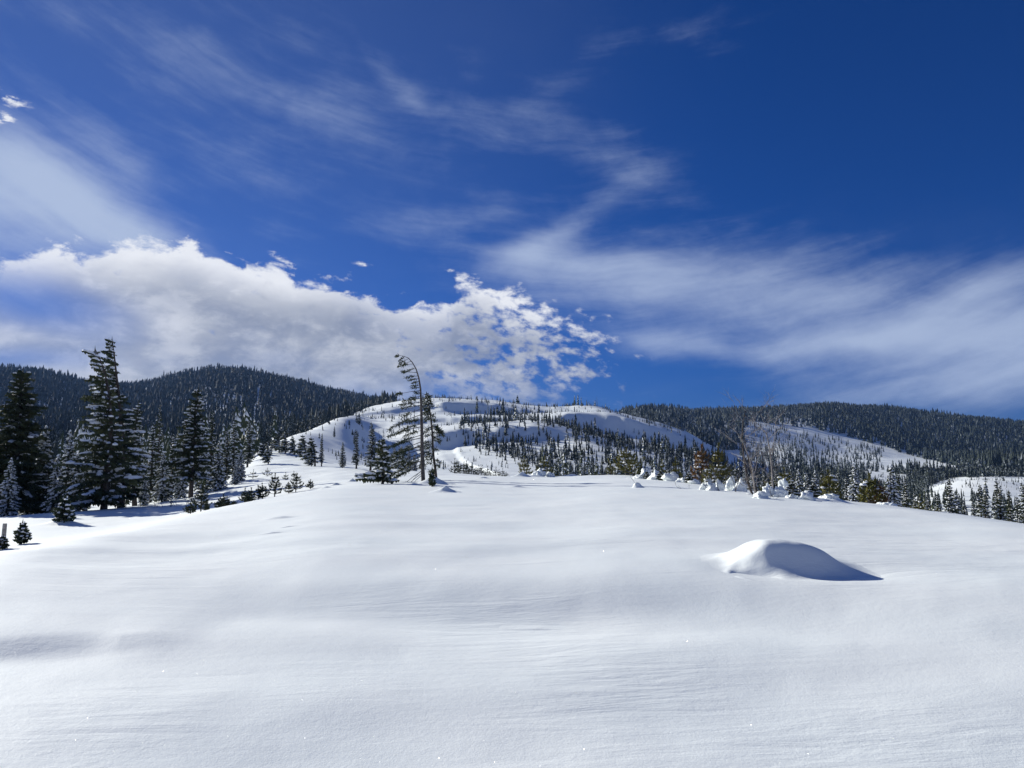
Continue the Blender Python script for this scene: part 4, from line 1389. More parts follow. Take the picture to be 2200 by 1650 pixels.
PINES = [  # px, r, base row, top row, W/H, whorls, snow, material, label
    (1127, 57, 1024, 983, 0.42, 5, 0.2, 0, "bright green young pine on the crest right of the seedling row"),
    (1170, 56, 1024, 982, 0.50, 4, 0.7, 0, "young pine with snow balls resting in its boughs on the crest"),
    (1345, 52, 1026, 968, 0.62, 6, 0.5, 0, "bushy green pine with snow tufts standing on the middle of the crest"),
    (1312, 52, 1024, 1000, 0.65, 3, 0.1, 0, "low green pine at the left foot of the bushy one"),
    (1360, 50, 1024, 985, 0.55, 4, 0.8, 0, "snowier half-hidden pine at the right side of the bushy one"),
    (1425, 56, 1030, 990, 0.25, 4, 0.1, 0, "slim pine behind the small snow block"),
    (1452, 55, 1034, 985, 0.30, 4, 0.1, 0, "forked little pine above the second snow boulder"),
    (1507, 40, 1052, 972, 0.32, 7, 0.5, 1, "rusty orange pine with a snow cap on its tip"),
    (1543, 41, 1056, 968, 0.33, 7, 0.5, 0, "dark pine with a snow ball on its tip, right of the rusty one"),
    (1525, 37, 1050, 1005, 0.60, 4, 0.9, 0, "low snow-dotted pine in front of the rusty and dark pair"),
    (1688, 36, 1066, 1010, 0.40, 5, 0.5, 0, "green pine topped by an arched snow cap behind the snow figure"),
    (1655, 34, 1072, 1040, 0.65, 3, 0.7, 0, "low pine right of the two dark stems, half in snow"),
    (1782, 40, 1080, 1015, 0.40, 6, 0.3, 0, "olive pine behind the bright snow lump on the crest"),
    (1866, 36, 1092, 1026, 0.42, 7, 0.4, 0, "full green pine, left half of the green and rusty pair"),
    (1888, 36, 1095, 1040, 0.45, 6, 0.4, 1, "rusty brown bush-like pine touching the full green one"),
    (1972, 40, 1106, 1066, 0.40, 4, 0.5, 0, "small yellow-green pine alone on the right crest"),
    (1996, 42, 1110, 1082, 0.5, 3, 0.3, 0, "tiny green pine right of the small yellow-green one"),
    # left slope
    (434, 31, 1104, 1050, 0.40, 6, 0.15, 2, "tallest sapling at the left end of the row along the near crest"),
    (412, 30, 1108, 1086, 0.7, 3, 0.1, 2, "bushy low sapling left of the tallest in the row"),
    (446, 32, 1100, 1080, 0.4, 3, 0.1, 2, "narrow short sapling leaning on the tallest one"),
    (472, 32, 1096, 1078, 0.6, 3, 0.1, 2, "squat sapling left of the twin-tipped one"),
    (481, 33, 1094, 1066, 0.5, 4, 0.1, 2, "twin-tipped sapling, left stem"),
    (490, 33, 1092, 1070, 0.35, 3, 0.1, 2, "twin-tipped sapling, right stem"),
    (504, 34, 1090, 1080, 0.6, 2, 0.0, 2, "seedling just clear of the snow right of the twin-tipped one"),
    (527, 35, 1086, 1056, 0.42, 4, 0.1, 2, "pointed sapling left of three close ones"),
    (541, 35, 1084, 1056, 0.32, 4, 0.1, 2, "slim sapling with a club-shaped tip"),
    (534, 34, 1085, 1066, 0.5, 3, 0.1, 2, "short sapling between the pointed and the club-tipped one"),
    (556, 36, 1081, 1052, 0.40, 4, 0.1, 2, "dark sapling touching its taller neighbour"),
    (565, 36, 1080, 1048, 0.42, 4, 0.1, 2, "dark sapling, taller of the touching two"),
    (591, 38, 1076, 1028, 0.42, 6, 0.15, 2, "large open sapling with spread arms in the row"),
    (621, 40, 1070, 1048, 0.42, 3, 0.2, 2, "small sapling left of the dense dark one"),
    (636, 40, 1068, 1030, 0.46, 5, 0.2, 2, "dense dark sapling with one side arm, right part of the row"),
    (667, 41, 1063, 1044, 0.5, 3, 0.2, 2, "last little sapling at the right end of the row"),
    (614, 62, 1036, 1020, 0.5, 2, 0.4, 2, "seedling in a snow cone on the open slope, left of two"),
    (631, 64, 1035, 1022, 0.6, 2, 0.4, 2, "seedling in a snow cone on the open slope, right of two"),
    (543, 70, 1022, 1010, 0.5, 2, 0.3, 2, "seedling at the right foot of the left woods"),
    (574, 72, 1014, 1006, 0.6, 2, 0.3, 2, "single seedling on the slope beneath the bushy free-standing fir"),
]
PMATS = [M_PINE, M_PINE_RUST, M_NEEDLE]
for i, (px, r, yb, yt, wr, wh, snw, mi, lab) in enumerate(PINES):
    x, y, z = at(px, r)
    h = span(px, yb, yt, r)
    _, pyb = project(x, y, z)
    pyb = float(pyb)
    h = max(h, 0.15) + max(0.0, (pyb - yb) / F_PX * r) * 0.9     # tops reach the same height where the foot is lower
    g3 = pine(400 + i, h, h * wr * 0.95, wh, 6, 0.085 if h < 1.2 else 0.14, snw, 0.6, 0.032 if h < 1.2 else 0.045)
    o = make_tree('pine_sapling', g3, [M_BARK, PMATS[mi], M_BOUGH_SNOW], lab, 'tree')
    put(o, x, y, z)
for i, px in enumerate(range(976, 1092, 6)):
    x, y, z = at(px + random.uniform(-2, 2), random.uniform(74, 82))
    h = (1.2 if px < 1040 else 0.9) * random.uniform(0.7, 1.35)
    if i < 4:
        g3 = pine(500 + i, 1.0, 0.42, 4, 5, 0.09, 0.1, 0.6, 0.07)
        src = make_tree('pine_seedling', g3, [M_BARK, M_NEEDLE, M_BOUGH_SNOW], "dark pine seedling peeking over the crest right of the bent tree", 'tree', "row of dark seedlings peeking over the crest")
        o = src; PROTO['seed%d' % i] = src
    else:
        o = copy_tree(PROTO['seed%d' % (i % 4)])
    put(o, x, y, z, random.uniform(0, 6), h)

# ---------------------------------------------------------------- bare deciduous tree and sticks
def twigs(g_, R, p, d, L, rad, depth_, mi=0):
    pts = [p]; q = p.copy(); dd = d / np.linalg.norm(d)
    for k in range(3):
        dd = dd + V3(R.gauss(0, .14), R.gauss(0, .14), R.gauss(0.03, .10)); dd /= np.linalg.norm(dd)
        q = q + dd * L / 3; pts.append(q)
    g_.tube(pts, [rad, rad * .8, rad * .6, rad * .35], 3, mi)
    if depth_ > 0:
        for k in range(R.randint(3, 4)):
            i = R.randint(1, 3)
            a = R.uniform(0, 6.28)
            dv = dd * 0.9 + V3(math.cos(a), math.sin(a) * 0.8, R.uniform(-0.1, 0.7)) * 0.75
            twigs(g_, R, pts[i], dv, L * R.uniform(0.45, 0.75), rad * 0.55, depth_ - 1, mi)


RT = 28.5
x0, y0, z0 = at(1630, RT); mt = span(1630, 1050, 950, RT) / 100.0
root = bpy.data.objects.new('bare_tree', None); COL.objects.link(root); root.location = (x0, y0, z0)
tag(root, "leafless many-stemmed tree with two dark feet among the snow lumps", 'tree')
_, row0 = project(x0, y0, z0); row0 = float(row0)
R_ = random.Random(21)


def TT(px_, py_, dy=0.0):
    return V3((px_ - 1630) * mt, dy, (row0 - py_) * mt * 1.0)


STEMS = [
    ([(1622, 1084), (1617, 1066), (1609, 1045), (1604, 1022), (1601, 995), (1598, 965), (1597, 935), (1600, 905), (1606, 882)], 0.050, 0.0, M_BARK),
    ([(1635, 1084), (1631, 1070), (1624, 1050), (1617, 1020), (1611, 990), (1606, 965), (1604, 940)], 0.055, 0.1, M_BARK),
    ([(1622, 1066), (1619, 1040), (1616, 1010), (1610, 985), (1598, 955), (1584, 930), (1566, 915)], 0.032, -0.2, M_BARK_GREY),
    ([(1660, 1070), (1661, 1040), (1661, 1005), (1660, 975), (1658, 950), (1654, 930), (1640, 912), (1628, 900)], 0.034, 0.4, M_BARK_GREY),
    ([(1660, 985), (1666, 960), (1672, 935), (1677, 905), (1688, 880)], 0.017, 0.5, M_BARK_GREY),
    ([(1660, 972), (1653, 945), (1652, 915), (1643, 890)], 0.014, 0.3, M_BARK_GREY),
    ([(1624, 1044), (1626, 1025), (1633, 1008), (1650, 1003), (1668, 990), (1684, 970)], 0.016, -0.1, M_BARK_GREY),
    ([(1627, 1036), (1642, 1034), (1655, 1036), (1668, 1040)], 0.013, -0.3, M_BARK_GREY),
    ([(1610, 1000), (1622, 982), (1640, 978), (1652, 976)], 0.012, 0.2, M_BARK_GREY),
    ([(1612, 1050), (1600, 1040), (1590, 1030), (1583, 1018)], 0.012, -0.2, M_BARK_GREY),
    ([(1616, 1030), (1625, 1010), (1632, 985), (1628, 960), (1632, 935)], 0.014, 0.3, M_BARK_GREY),
]
for pts, rad, dy, m_ in STEMS:
    g_ = Geo()
    n_ = len(pts)
    P_ = [TT(p[0], p[1], dy * i / n_) for i, p in enumerate(pts)]
    g_.tube(P_, [rad * (1 - 0.8 * i / (n_ - 1)) for i in range(n_)], 6)
    st_ = link('stem', g_.mesh('stem', [m_], True), root)
    g_ = Geo()
    for i in range(n_ // 3, n_):
        for k in range(1):
            a = R_.uniform(0, 6.28)
            d = V3(math.cos(a), 0.7 * math.sin(a), R_.uniform(0.25, 1.1))
            twigs(g_, R_, P_[i] + V3(0, 0, 0), d, R_.uniform(0.4, 0.85), 0.011, 2)
    tw = link('twigs', g_.mesh('twigs', [M_BARK_GREY]), root)
    tw['kind'] = 'stuff'

x1, y1, z1 = at(1540, 30)
m1 = span(1540, 1050, 950, 30) / 100.0
_, row1 = project(x1, y1, z1); row1 = float(row1)
for pts, lab in (([(1528, 1062), (1520, 1050), (1512, 1040), (1503, 1033)], "left leaning dark stick among the snow chunks"),
                 ([(1529, 1064), (1524, 1052), (1519, 1038), (1517, 1028)], "second leaning stick crossing the left one"),
                 ([(1544, 1052), (1541, 1038), (1538, 1018), (1534, 1000), (1522, 992)], "slender stem rising in front of the rusty pine, tip drooping"),
                 ([(1581, 1046), (1575, 1030), (1570, 1012), (1566, 990), (1566, 960)], "thin pale stem left of the bare tree"),
                 ([(1578, 1048), (1586, 1036), (1590, 1020), (1592, 1000)], "thin pale twig beside the cracked snow block")):
    x2, y2, z2 = at(pts[0][0], 30)
    _, rr = project(x2, y2, z2); rr = float(rr)
    P_ = [V3((p[0] - pts[0][0]) * m1, 0.05 * i, (rr - p[1]) * m1) for i, p in enumerate(pts)]
    P_[0] = V3(0, 0, -0.05)
    g_ = Geo(); g_.tube(P_, [0.014 * (1 - 0.7 * i / (len(P_) - 1)) for i in range(len(P_))], 4)
    for i in range(1, len(P_)):
        twigs(g_, R_, P_[i], V3(R_.uniform(-.7, .7), R_.uniform(-.5, .5), 0.6), R_.uniform(0.15, 0.35), 0.005, 1)
    o = link('bare_sapling', g_.mesh('bare_sapling', [M_BARK_MID]), loc=(x2, y2, z2)); tag(o, lab, 'sapling')
for pts, r, lab in (([(1692, 1092), (1696, 1078), (1700, 1066), (1708, 1046), (1714, 1032)], 27, "forked dark stick leaning right, beside the snow figure"),
                    ([(1660, 1080), (1657, 1066), (1655, 1050)], 27.5, "short upright stick between the snow lumps"),
                    ([(1640, 1078), (1647, 1088), (1655, 1092), (1664, 1086), (1668, 1080)], 26.5, "arched pale twig lying on the snow before the two dark stems"),
                    ([(1492, 1062), (1480, 1058), (1466, 1052), (1454, 1046)], 31, "fallen pale twig lying left of the snow chunks")):
    x2, y2, z2 = at(pts[0][0], r); mm = span(1600, 1050, 950, r) / 100
    _, rr = project(x2, y2, z2); rr = float(rr)
    P_ = [V3((p[0] - pts[0][0]) * mm, 0.04 * i, max(-0.02, (rr - p[1]) * mm)) for i, p in enumerate(pts)]
    g_ = Geo(); g_.tube(P_, [0.013 * (1 - 0.6 * i / (len(P_) - 1)) for i in range(len(P_))], 4)
    for i in range(1, len(P_)):
        twigs(g_, R_, P_[i], V3(R_.uniform(-.3, .9), R_.uniform(-.4, .4), 0.5), R_.uniform(0.12, 0.3), 0.005, 1)
    o = link('bare_sapling', g_.mesh('bare_sapling', [M_BARK_MID]), loc=(x2, y2, z2)); tag(o, lab, 'sapling')
# leafless shrub left, in front of the bare-trunk fir
x2, y2, z2 = at(372, 47)
g_ = Geo()
for k in range(16):
    a = R_.uniform(0, 6.28)
    b = V3(R_.uniform(-1.1, 1.1), R_.uniform(-0.4, 0.4), -0.05)
    twigs(g_, R_, b, V3(math.cos(a) * 0.5, math.sin(a) * 0.4, 1.0), R_.uniform(0.5, 0.95), 0.012, 1)
o = link('bare_shrub', g_.mesh('bare_shrub', [M_BARK_MID]), loc=(x2, y2, z2)); tag(o, "leafless brown shrub in the shade left of the bare fir trunk", 'shrub')

# ---------------------------------------------------------------- small-scale conifers for the distance
def skirt_tree(seed, layers, pts, snow, slim=1.0, tall=1.0, mi=(0, 1), extra_snow=True):
    R = random.Random(seed)
    g_ = Geo()
    g_.tube([(0, 0, -0.03), (0, 0, 0.9)], [0.022, 0.004], 3, 2)
    for i in range(layers):
        t = 0.08 + 0.90 * i / layers
        zt = t + 1.45 / layers * R.uniform(0.9, 1.2)
        rad = 0.19 * slim * ((1 - t) ** 0.85) * R.uniform(0.8, 1.2) + 0.012
        zb = t - 0.25 / layers
        a0 = R.uniform(0, 6.28)
        ox, oy = R.uniform(-.012, .012), R.uniform(-.012, .012)
        ring = []
        for k in range(pts):
            q = (1.15 if k % 2 == 0 else 0.55) * R.uniform(0.75, 1.25)
            a = a0 + 6.283 * k / pts
            ring.append((ox + rad * q * math.cos(a), oy + rad * q * math.sin(a), zb + (0.0 if k % 2 == 0 else 0.25 / layers) - 0.2 * rad * R.random()))
        n0 = len(g_.v); g_.v += ring + [(ox, oy, min(zt, 1.0))]
        for k in range(pts):
            s_ = R.random() < snow
            g_.f.append((n0 + k, n0 + (k + 1) % pts, n0 + pts)); g_.m.append(mi[1] if (s_ and not extra_snow) else mi[0])
            if s_ and extra_snow:
                a_, b_, c_ = np.array(ring[k]), np.array(ring[(k + 1) % pts]), np.array((ox, oy, min(zt, 1.0)))
                u1, u2 = R.uniform(0.05, 0.3), R.uniform(0.45, 0.8)
                up = V3(0, 0, 0.012) + (a_ + b_ - 2 * V3(ox, oy, 0)) * V3(1, 1, 0) * 0.04
                g_.tri(tuple(a_ + (c_ - a_) * u1 + up), tuple(b_ + (c_ - b_) * u1 * 0.6 + up), tuple((a_ + b_) / 2 + (c_ - (a_ + b_) / 2) * u2 + up), mi[1])
    return g_


MID = [skirt_tree(700 + i, 11, 8, 0.35, 0.62 + 0.10 * (i % 3)) for i in range(6)]
MIDS = [skirt_tree(720 + i, 9, 7, 0.65, 0.72 + 0.12 * (i % 2)) for i in range(6)]
FARP = [skirt_tree(740 + i, 5, 6, 0.03 + 0.05 * (i % 3), 0.78 + 0.14 * (i % 3), extra_snow=False) for i in range(8)]
FARS = [skirt_tree(760 + i, 5, 6, 0.50, 0.8, extra_snow=False) for i in range(6)]
SMALL = [skirt_tree(780 + i, 6, 6, 0.42, 0.62 + 0.1 * (i % 3)) for i in range(8)]
FMATS = [M_NEEDLE_FAR, M_FROST, M_BARK]
SMATS = [M_NEEDLE_FAR, M_BOUGH_SNOW, M_BARK]
MID_ME = [g_.mesh('fir_tree', [M_NEEDLE, M_BOUGH_SNOW, M_BARK]) for g_ in MID]
MIDS_ME = [g_.mesh('fir_tree', [M_NEEDLE, M_BOUGH_SNOW, M_BARK]) for g_ in MIDS]


def merge(name, protos, P, H, label_kind='stuff', wv=0.2, mats=FMATS):
    """one joined mesh of many trees that read as a mass"""
    arr = [p.arrays() for p in protos]
    Vs, Fs, Ms = [], [], []
    off = 0
    ch = rng.integers(0, len(arr), len(P))
    rot = rng.uniform(0, 2 * PI, len(P)); ws = 1 + rng.uniform(-wv, wv, len(P))
    lean = rng.normal(0, 0.02, (len(P), 2))
    for k in range(len(arr)):
        idx = np.where(ch == k)[0]
        if len(idx) == 0:
            continue
        v, f, m = arr[k]
        c, s = np.cos(rot[idx])[:, None], np.sin(rot[idx])[:, None]
        h = H[idx][:, None]; w = (H[idx] * ws[idx])[:, None]
        X = (v[None, :, 0] * c - v[None, :, 1] * s) * w + v[None, :, 2] * h * lean[idx, :1] + P[idx, 0:1]
        Y = (v[None, :, 0] * s + v[None, :, 1] * c) * w + v[None, :, 2] * h * lean[idx, 1:] + P[idx, 1:2]
        Z = v[None, :, 2] * h + P[idx, 2:3]
        Vs.append(np.stack([X, Y, Z], -1).reshape(-1, 3))
        Fs.append((f[None] + (np.arange(len(idx)) * len(v))[:, None, None] + off).reshape(-1, 3))
        Ms.append(np.tile(m, len(idx)))
        off += len(idx) * len(v)
    me = tri_mesh(name, np.concatenate(Vs), np.concatenate(Fs), mats, np.concatenate(Ms))
    o = link(name, me)
    o['kind'] = 'stuff'
    return o


def scatter(pxa, pxb, r0, r1, spacing):
    """points spread evenly over the ground between two bearings and two distances"""
    a0, a1 = unproject(pxa, 1000)[0], unproject(pxb, 1000)[0]
    area = abs(a1 - a0) * 0.5 * (r1 * r1 - r0 * r0)
    n = int(area / (spacing * spacing))
    r = np.sqrt(rng.uniform(r0 * r0, r1 * r1, n)); a = rng.uniform(a0, a1, n)
    x, y = r * np.sin(a), r * np.cos(a)
    z = ground_v(x, y)
    px, py = project(x, y, z)
    return x, y, z, r, px, py


RIDGE = [(500, 100), (550, 150), (600, 195), (650, 222), (700, 250), (750, 385), (800, 520), (850, 600), (900, 640), (1000, 640), (1300, 660)]


def ridge_r(px):
    return np.interp(px, [p[0] for p in RIDGE], [p[1] for p in RIDGE])


def seen(x, y, z, h, margin=0.0):
    """True where the top of something of height h clears the ground in front of it"""
    out = np.zeros(len(x), bool)
    for k in range(len(x)):
        r = math.hypot(x[k], y[k])
        rr = RS[(RS > 5) & (RS < r * 0.97)]
        a = math.atan2(x[k], y[k])
        gz = ground_v(rr * math.sin(a), rr * math.cos(a))
        out[k] = ((gz - EYE) / rr).max() < (z[k] + h[k] - EYE) / r
    return out


# far left mountain, wooded throughout
x, y, z, r, px, py = scatter(-520, 850, 330, 1660, 7.0)
ok = (r > ridge_r(px) + 25) & (perlin(x / 60, y / 60, 5) > -0.55)
P = np.stack([x, y, z], -1)[ok]
merge("mountain_forest", FARP, P, rng.uniform(9, 16, len(P)) * (1.0 + 0.45 * perlin(P[:, 0] / 70, P[:, 1] / 70, 8)) * np.where(rng.random(len(P)) < 0.05, 1.3, 1.0) * np.interp(np.hypot(P[:, 0], P[:, 1]), [330, 650, 1000], [0.42, 0.75, 1.0]))['label'] = "dense dark forest covering the mountain at the left"
# far right ridge
LOWE = [(1290, 880), (1350, 897), (1400, 909), (1470, 925), (1500, 948), (1540, 962), (1592, 966), (1596, 930), (1610, 905), (1680, 914), (1750, 922), (1850, 946), (1950, 978), (2100, 1012), (2200, 1026), (2500, 1050), (3100, 1060)]
x, y, z, r, px, py = scatter(1300, 2750, 700, 1800, 6.6)
low = np.interp(px, [p[0] for p in LOWE], [p[1] for p in LOWE])
tongue = (px > 1480) & (px < 1600) & (py < 968)
ok = ((py < low) | tongue) & (r > 730)
dens_ = np.where(px < 1700, 0.75, 1.0)
ok &= rng.random(len(x)) < dens_
P = np.stack([x, y, z], -1)[ok]; pr = px[ok]
light = rng.random(len(P)) < np.where(pr < 1750, 0.60, 0.10)
merge("ridge_forest", FARP, P[~light], rng.uniform(9, 16, int((~light).sum())) * (1.0 + 0.5 * perlin(P[~light, 0] / 60, P[~light, 1] / 60, 8)))['label'] = "dense dark forest on the far ridge at the right"
merge("frosted_ridge_forest", FARS, P[light], rng.uniform(8, 14, int(light.sum())))['label'] = "frosted pale trees mixed into the far ridge forest"
# the back and sides of the valley, seen only from other viewpoints
a_ = rng.uniform(math.radians(44), math.radians(316), 2600); r_ = np.sqrt(rng.uniform(90 ** 2, 700 ** 2, 2600))
x, y = r_ * np.sin(a_), r_ * np.cos(a_)
ok = perlin(x / 90, y / 90, 77) > -0.05
P = np.stack([x, y, ground_v(x, y)], -1)[ok]
merge("valley_woods", FARP, P, rng.uniform(6, 13, len(P)))['label'] = "dark woods on the slopes around"

# wood on the lee side of the ridge, left of the hill: individual trees, the masses further down joined
x, y, z, r, px, py = scatter(-160, 860, 66, 560, 7.0)
beh = np.interp(px, [-200, 0, 200, 400, 470, 520, 600, 650, 700, 750, 800, 860], [64, 64, 66, 74, 84, 104, 192, 226, 262, 372, 500, 600])
ok = r > beh
x, y, z, r, px, py = (v[ok] for v in (x, y, z, r, px, py))
h = rng.uniform(6.5, 11.5, len(x)) * np.where(r < 110, 0.62, 1.0)
h = np.where((px > 520) & (r < beh[ok] + 40), h * 0.62, h)
h = np.where(px > 640, h * np.interp(px, [640, 720, 800, 860], [0.75, 0.50, 0.42, 0.32]), h)
vis = seen(x, y, z, h)
app = np.where(vis, h / r, 0)
order = np.argsort(-app)
big = order[:112]; rest = np.setdiff1d(order, big)
gl = "firs of the wood behind the left slope"
for n_, k in enumerate(big):
    me = (MID_ME + MIDS_ME)[int(rng.integers(0, 9))]
    o = bpy.data.objects.new('fir_tree', me); COL.objects.link(o)
    put(o, x[k], y[k], z[k] - 0.1, float(rng.uniform(0, 6.28)), (h[k] * 0.95, h[k] * 0.95, h[k]))
    tag(o, "dark frosted fir in the wood on the far side of the left slope", 'tree', gl)
merge("slope_wood", MID, np.stack([x, y, z], -1)[rest], h[rest])['label'] = "mass of dark firs behind the left slope"

# young forest on the middle hillside
TOPE = [(1000, 905), (1060, 884), (1150, 878), (1190, 893), (1230, 915), (1300, 935), (1400, 950), (1500, 968), (1560, 985), (1650, 985), (1760, 990), (1830, 985), (1880, 975), (2000, 1000), (2150, 1015), (2300, 1020)]
BOT = [(980, 955), (1030, 975), (1060, 985), (1110, 1000), (1150, 1015), (1200, 1060), (2300, 1300)]
x, y, z, r, px, py = scatter(985, 2330, 75, 720, 2.5)
top = np.interp(px, [p[0] for p in TOPE], [p[1] for p in TOPE]); bot = np.interp(px, [p[0] for p in BOT], [p[1] for p in BOT])
clear = inpoly(px, py, [(1990, 1046), (2050, 1026), (2330, 1026), (2400, 1110), (2260, 1100), (2120, 1078), (2010, 1066)]) | inpoly(px, py, [(1850, 1020), (1890, 1012), (1950, 1022), (1950, 1042), (1880, 1044)])
nz = fbm(x / 26, y / 30, 91, 3)
dn = np.clip(0.85 + 1.3 * nz, 0.12, 1.0)
edge = np.clip((py - top) / 14.0, 0, 1) * np.clip((bot - py) / 16.0, 0.0, 1)
dn = dn * edge
dn = np.where((px > 1560) & (px < 1880) & (py < 1022), dn * 0.12, dn)
dn = np.where(py < 932, dn * np.interp(py, [890, 905, 935], [0.12, 0.35, 0.8]), dn)
dn = np.where(clear, 0.035, dn)
ok = (rng.random(len(x)) < dn)
x, y, z, r, px, py, clear = (v[ok] for v in (x, y, z, r, px, py, clear))
base_h = np.interp(r, [75, 150, 300, 450, 620], [2.1, 2.8, 3.6, 5.0, 6.4])
h = base_h * rng.uniform(0.5, 1.25, len(x))
spire = rng.random(len(x)) < 0.06
h = np.where(spire, h * 1.8, h)
h = np.where(clear, h * 0.4, h)
vis = seen(x, y, z, h)
app = np.where(vis & (px < 2200), h / r, 0)
order = np.argsort(-app)
big = order[:104]; rest = np.setdiff1d(order, big)
gl = "taller firs standing out of the young hillside forest"
for k in big:
    me = (MID_ME + MIDS_ME)[int(rng.integers(0, 12))]
    o = bpy.data.objects.new('fir_tree', me); COL.objects.link(o)
    put(o, x[k], y[k], z[k] - 0.08, float(rng.uniform(0, 6.28)), (h[k] * 0.9, h[k] * 0.9, h[k]))
    tag(o, "frosted fir rising out of the young forest on the middle hillside", 'tree', gl)
merge("hillside_forest", SMALL, np.stack([x, y, z], -1)[rest], h[rest])['label'] = "snow-flecked young forest on the middle hillside"

# bushes and seedlings dotted over the open hill and the far clearing
x, y, z, r, px, py = scatter(600, 1560, 110, 640, 5.2)
m_ = (r < ridge_r(px)) & (fbm(x / 30, y / 24, 15, 3) > -0.02) & (py < 1012)
x, y, z, r, px, py = (v[m_] for v in (x, y, z, r, px, py))
h = rng.uniform(0.5, 1.9, len(x)) * np.interp(r, [100, 300, 600], [0.8, 1.2, 2.0])
big = np.argsort(-h / r)[:46]; rest = np.setdiff1d(np.arange(len(x)), big)
for k in big:
    me = MIDS_ME[int(rng.integers(0, 6))]
    o = bpy.data.objects.new('fir_sapling', me); COL.objects.link(o)
    put(o, x[k], y[k], z[k] - 0.05, float(rng.uniform(0, 6.28)), (h[k] * 1.3, h[k] * 1.3, h[k]))
    tag(o, "small dark fir dotted on the open white hillside", 'tree', "small firs dotted over the open hill")
merge("hillside_seedlings", SMALL, np.stack([x, y, z], -1)[rest], h[rest], wv=0.5)['label'] = "seedlings and bush tips dotting the white hillside"
x, y, z, r, px, py = scatter(1590, 1900, 560, 1120, 9.0)
low = np.interp(px, [p[0] for p in LOWE], [p[1] for p in LOWE])
m_ = (py > low) & (py < 1010)
merge("slope_saplings", SMALL, np.stack([x, y, z], -1)[m_], rng.uniform(3, 8, int(m_.sum())))['label'] = "thin scatter of firs on the white slope below the right ridge"
x, y, z, r, px, py = scatter(1980, 2400, 225, 380, 3.2)
m_ = fbm(x / 12, y / 12, 19, 3) > 0.05
merge("clearing_brush", SMALL, np.stack([x, y, z], -1)[m_], rng.uniform(0.3, 1.0, int(m_.sum())), wv=0.6)['label'] = "brush tips on the bright clearing at the right"

# firs along the right, just below the crest
gl = "frosted firs below the crest on the right"
k_ = 0
for px, r, hh, key in [(1562, 60, 3.0, 'laden2'), (1580, 66, 3.6, 'slim2'), (1600, 70, 3.4, 'laden1'), (1618, 62, 3.0, 'laden2'), (1640, 68, 3.6, 'slim2'), (1668, 60, 3.2, 'slim1'), (1700, 66, 3.6, 'slim2'),
                       (1716, 58, 3.2, 'laden2'), (1735, 66, 3.8, 'slim1'), (1752, 62, 3.6, 'laden2'), (1765, 74, 5.2, 'slim3'), (1800, 60, 3.6, 'slim2'), (1818, 64, 3.9, 'slim1'), (1836, 52, 3.6, 'laden1'), (1850, 66, 4.1, 'slim2'),
                       (1915, 52, 3.8, 'laden1'), (1932, 56, 3.9, 'slim2'), (1944, 54, 3.4, 'slim1'), (1962, 70, 3.6, 'slim2'), (1990, 74, 4.0, 'slim2'), (2012, 80, 4.4, 'slim1'), (2040, 66, 4.9, 'slim2'), (2050, 78, 4.6, 'laden2'),
                       (2068, 84, 4.2, 'slim1'), (2086, 90, 4.4, 'slim2'), (2104, 74, 5.3, 'slim1'), (2116, 68, 4.7, 'slim2'), (2140, 80, 6.0, 'slim1'), (2148, 78, 5.6, 'slim2'), (2166, 72, 4.9, 'slim3'), (2182, 76, 4.6, 'slim1'), (2194, 66, 5.0, 'slim2'), (2215, 70, 5.2, 'slim1')]:
    x, y, z = at(px, r)
    if px >= 2012:
        k_ += 1
        nth = ["thirteenth", "twelfth", "eleventh", "tenth", "ninth", "eighth", "seventh", "sixth", "fifth", "fourth", "third", "second", "first"][min(k_ - 1, 12)]
        lab_ = "frosted fir below the crest, %s counted inward from the right border" % nth
    elif px >= 1900:
        lab_ = "frosted fir just past the rusty bush, rooted below the right crest"
    else:
        lab_ = "dark frosted fir standing behind the snow lumps and the bare tree"
    o = from_proto(key, lab_, x, y, z, hh, group=gl)

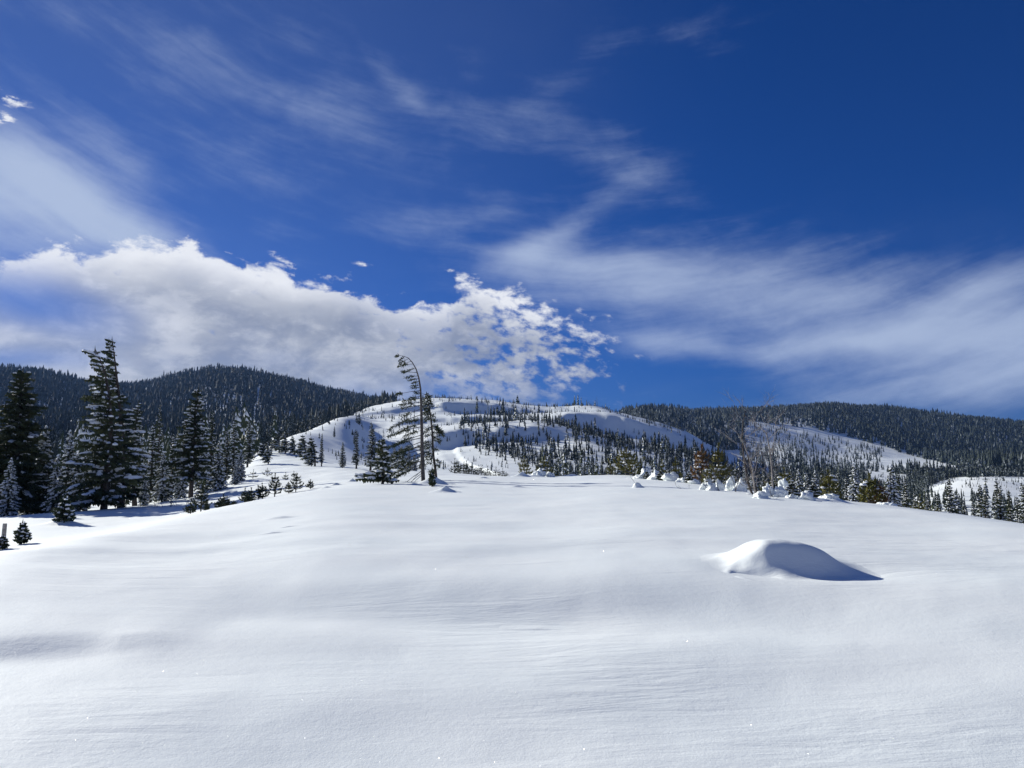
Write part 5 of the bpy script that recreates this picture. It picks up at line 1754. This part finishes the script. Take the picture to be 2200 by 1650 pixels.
# things on the skyline of the hill
SKYL = [(1112, 575, 9.0, 1.9, "round-headed dark pine alone on the hill's skyline"), (1103, 578, 4.6, 0.8, "small fir touching the round-headed pine on the skyline"),
        (1236, 570, 9.0, 1.0, "left tall fir of the clump on the round hilltop"), (1243, 574, 10.0, 1.0, "tallest fir of the clump on the round hilltop"),
        (1250, 572, 8.0, 0.9, "short fir of the clump on the round hilltop"), (1221, 575, 3.6, 1.3, "stubby fir left of the hilltop clump"),
        (1262, 580, 6.2, 0.7, "slim fir right of the hilltop clump"), (1267, 582, 5.4, 0.8, "second slim fir right of the hilltop clump"),
        (1280, 586, 6.4, 1.1, "broad fir beside the bare snag on the hilltop"), (1303, 592, 6.0, 0.6, "narrow fir, left of two on the falling skyline"), (1311, 594, 5.0, 0.6, "narrow fir, right of two on the falling skyline"),
        (1137, 580, 3.4, 0.7, "tiny fir right of the round-headed pine on the skyline"), (1152, 582, 3.4, 0.6, "tiny spire midway along the skyline"),
        (1090, 578, 2.8, 1.2, "tiny fir left of the round-headed pine on the skyline"), (1080, 578, 2.4, 1.0, "tiniest fir on the skyline left of the round-headed pine"),
        (1006, 560, 4.0, 0.8, "little fir on the broad white summit, right of two"), (1011, 560, 5.0, 0.7, "thin fir on the broad white summit, right of two"), (928, 560, 4.6, 1.0, "little fir on the summit beside the crooked tree's top"),
        (960, 560, 2.2, 1.0, "dot-like fir on the broad white summit"), (1160, 582, 2.2, 1.0, "dot-like fir on the dip of the skyline"), (1024, 455, 11.0, 0.7, "tall spire fir on the upper hillside, left of the dark stand"), (1048, 430, 8, 0.4, "bare-looking thin spire on the white upper hill")]
for px, r, h, w, lab in SKYL:
    x, y, z = at(px, r)
    o = bpy.data.objects.new('fir_tree', MID_ME[int(rng.integers(0, 6))]); COL.objects.link(o)
    put(o, x, y, z - 0.2, float(rng.uniform(0, 6)), (h * w, h * w, h)); tag(o, lab, 'tree')
for px, r, h, lab in [(1284, 586, 9.5, "bare dead snag on the hilltop beside the broad fir"), (1581, 1085, 25.0, "tall dead snag sticking up from the far ridge skyline"), (836, 540, 7.5, "thin dead snag left of the broad white summit"),
                      (1386, 330, 7.0, "leaning thin snag in the young hillside forest"), (1394, 320, 6.5, "pale thin snag next to the leaning one in the hillside forest")]:
    x, y, z = at(px, r)
    g_ = Geo(); g_.tube([(0, 0, -0.5), (0.02 * h, 0, h * 0.5), (0.0, 0, h)], [0.02 * h, 0.014 * h, 0.004 * h], 5)
    for k in range(7):
        a = random.uniform(0, 6.28); zz = random.uniform(0.35, 0.95) * h; l = 0.07 * h * (1.1 - zz / h) + 0.02 * h
        g_.tube([(0, 0, zz), (l * math.cos(a), l * math.sin(a), zz + l * 0.2)], [0.006 * h, 0.002 * h], 3)
    o = link('dead_snag', g_.mesh('dead_snag', [M_BARK_MID]), loc=(x, y, z)); tag(o, lab, 'tree')

for px, r, h, lab in ((1421, 42.0, 0.55, "dark green sprig showing between the two round snow boulders"), (1434, 41.5, 0.6, "dark sprig wedged behind the second round snow boulder"),
                      (1390, 44.5, 0.45, "dark twiggy tuft under the fin-shaped snow pillar"), (1481, 38.8, 0.5, "dark sprig poking out of the slanting snow chunk"),
                      (1700, 29.6, 0.5, "dark needle tuft inside the round-bellied snow lump"), (1578, 32.2, 0.5, "dark sprig behind the cracked snow block"), (1660, 29.0, 0.45, "needle tuft behind the ragged snow lump"),
                      (1745, 31.0, 0.5, "dark sprig behind the squat snow block")):
    x, y, z = at(px, r)
    from_proto('little', lab, x, y, z, h, sx=1.7, name='fir_sapling')
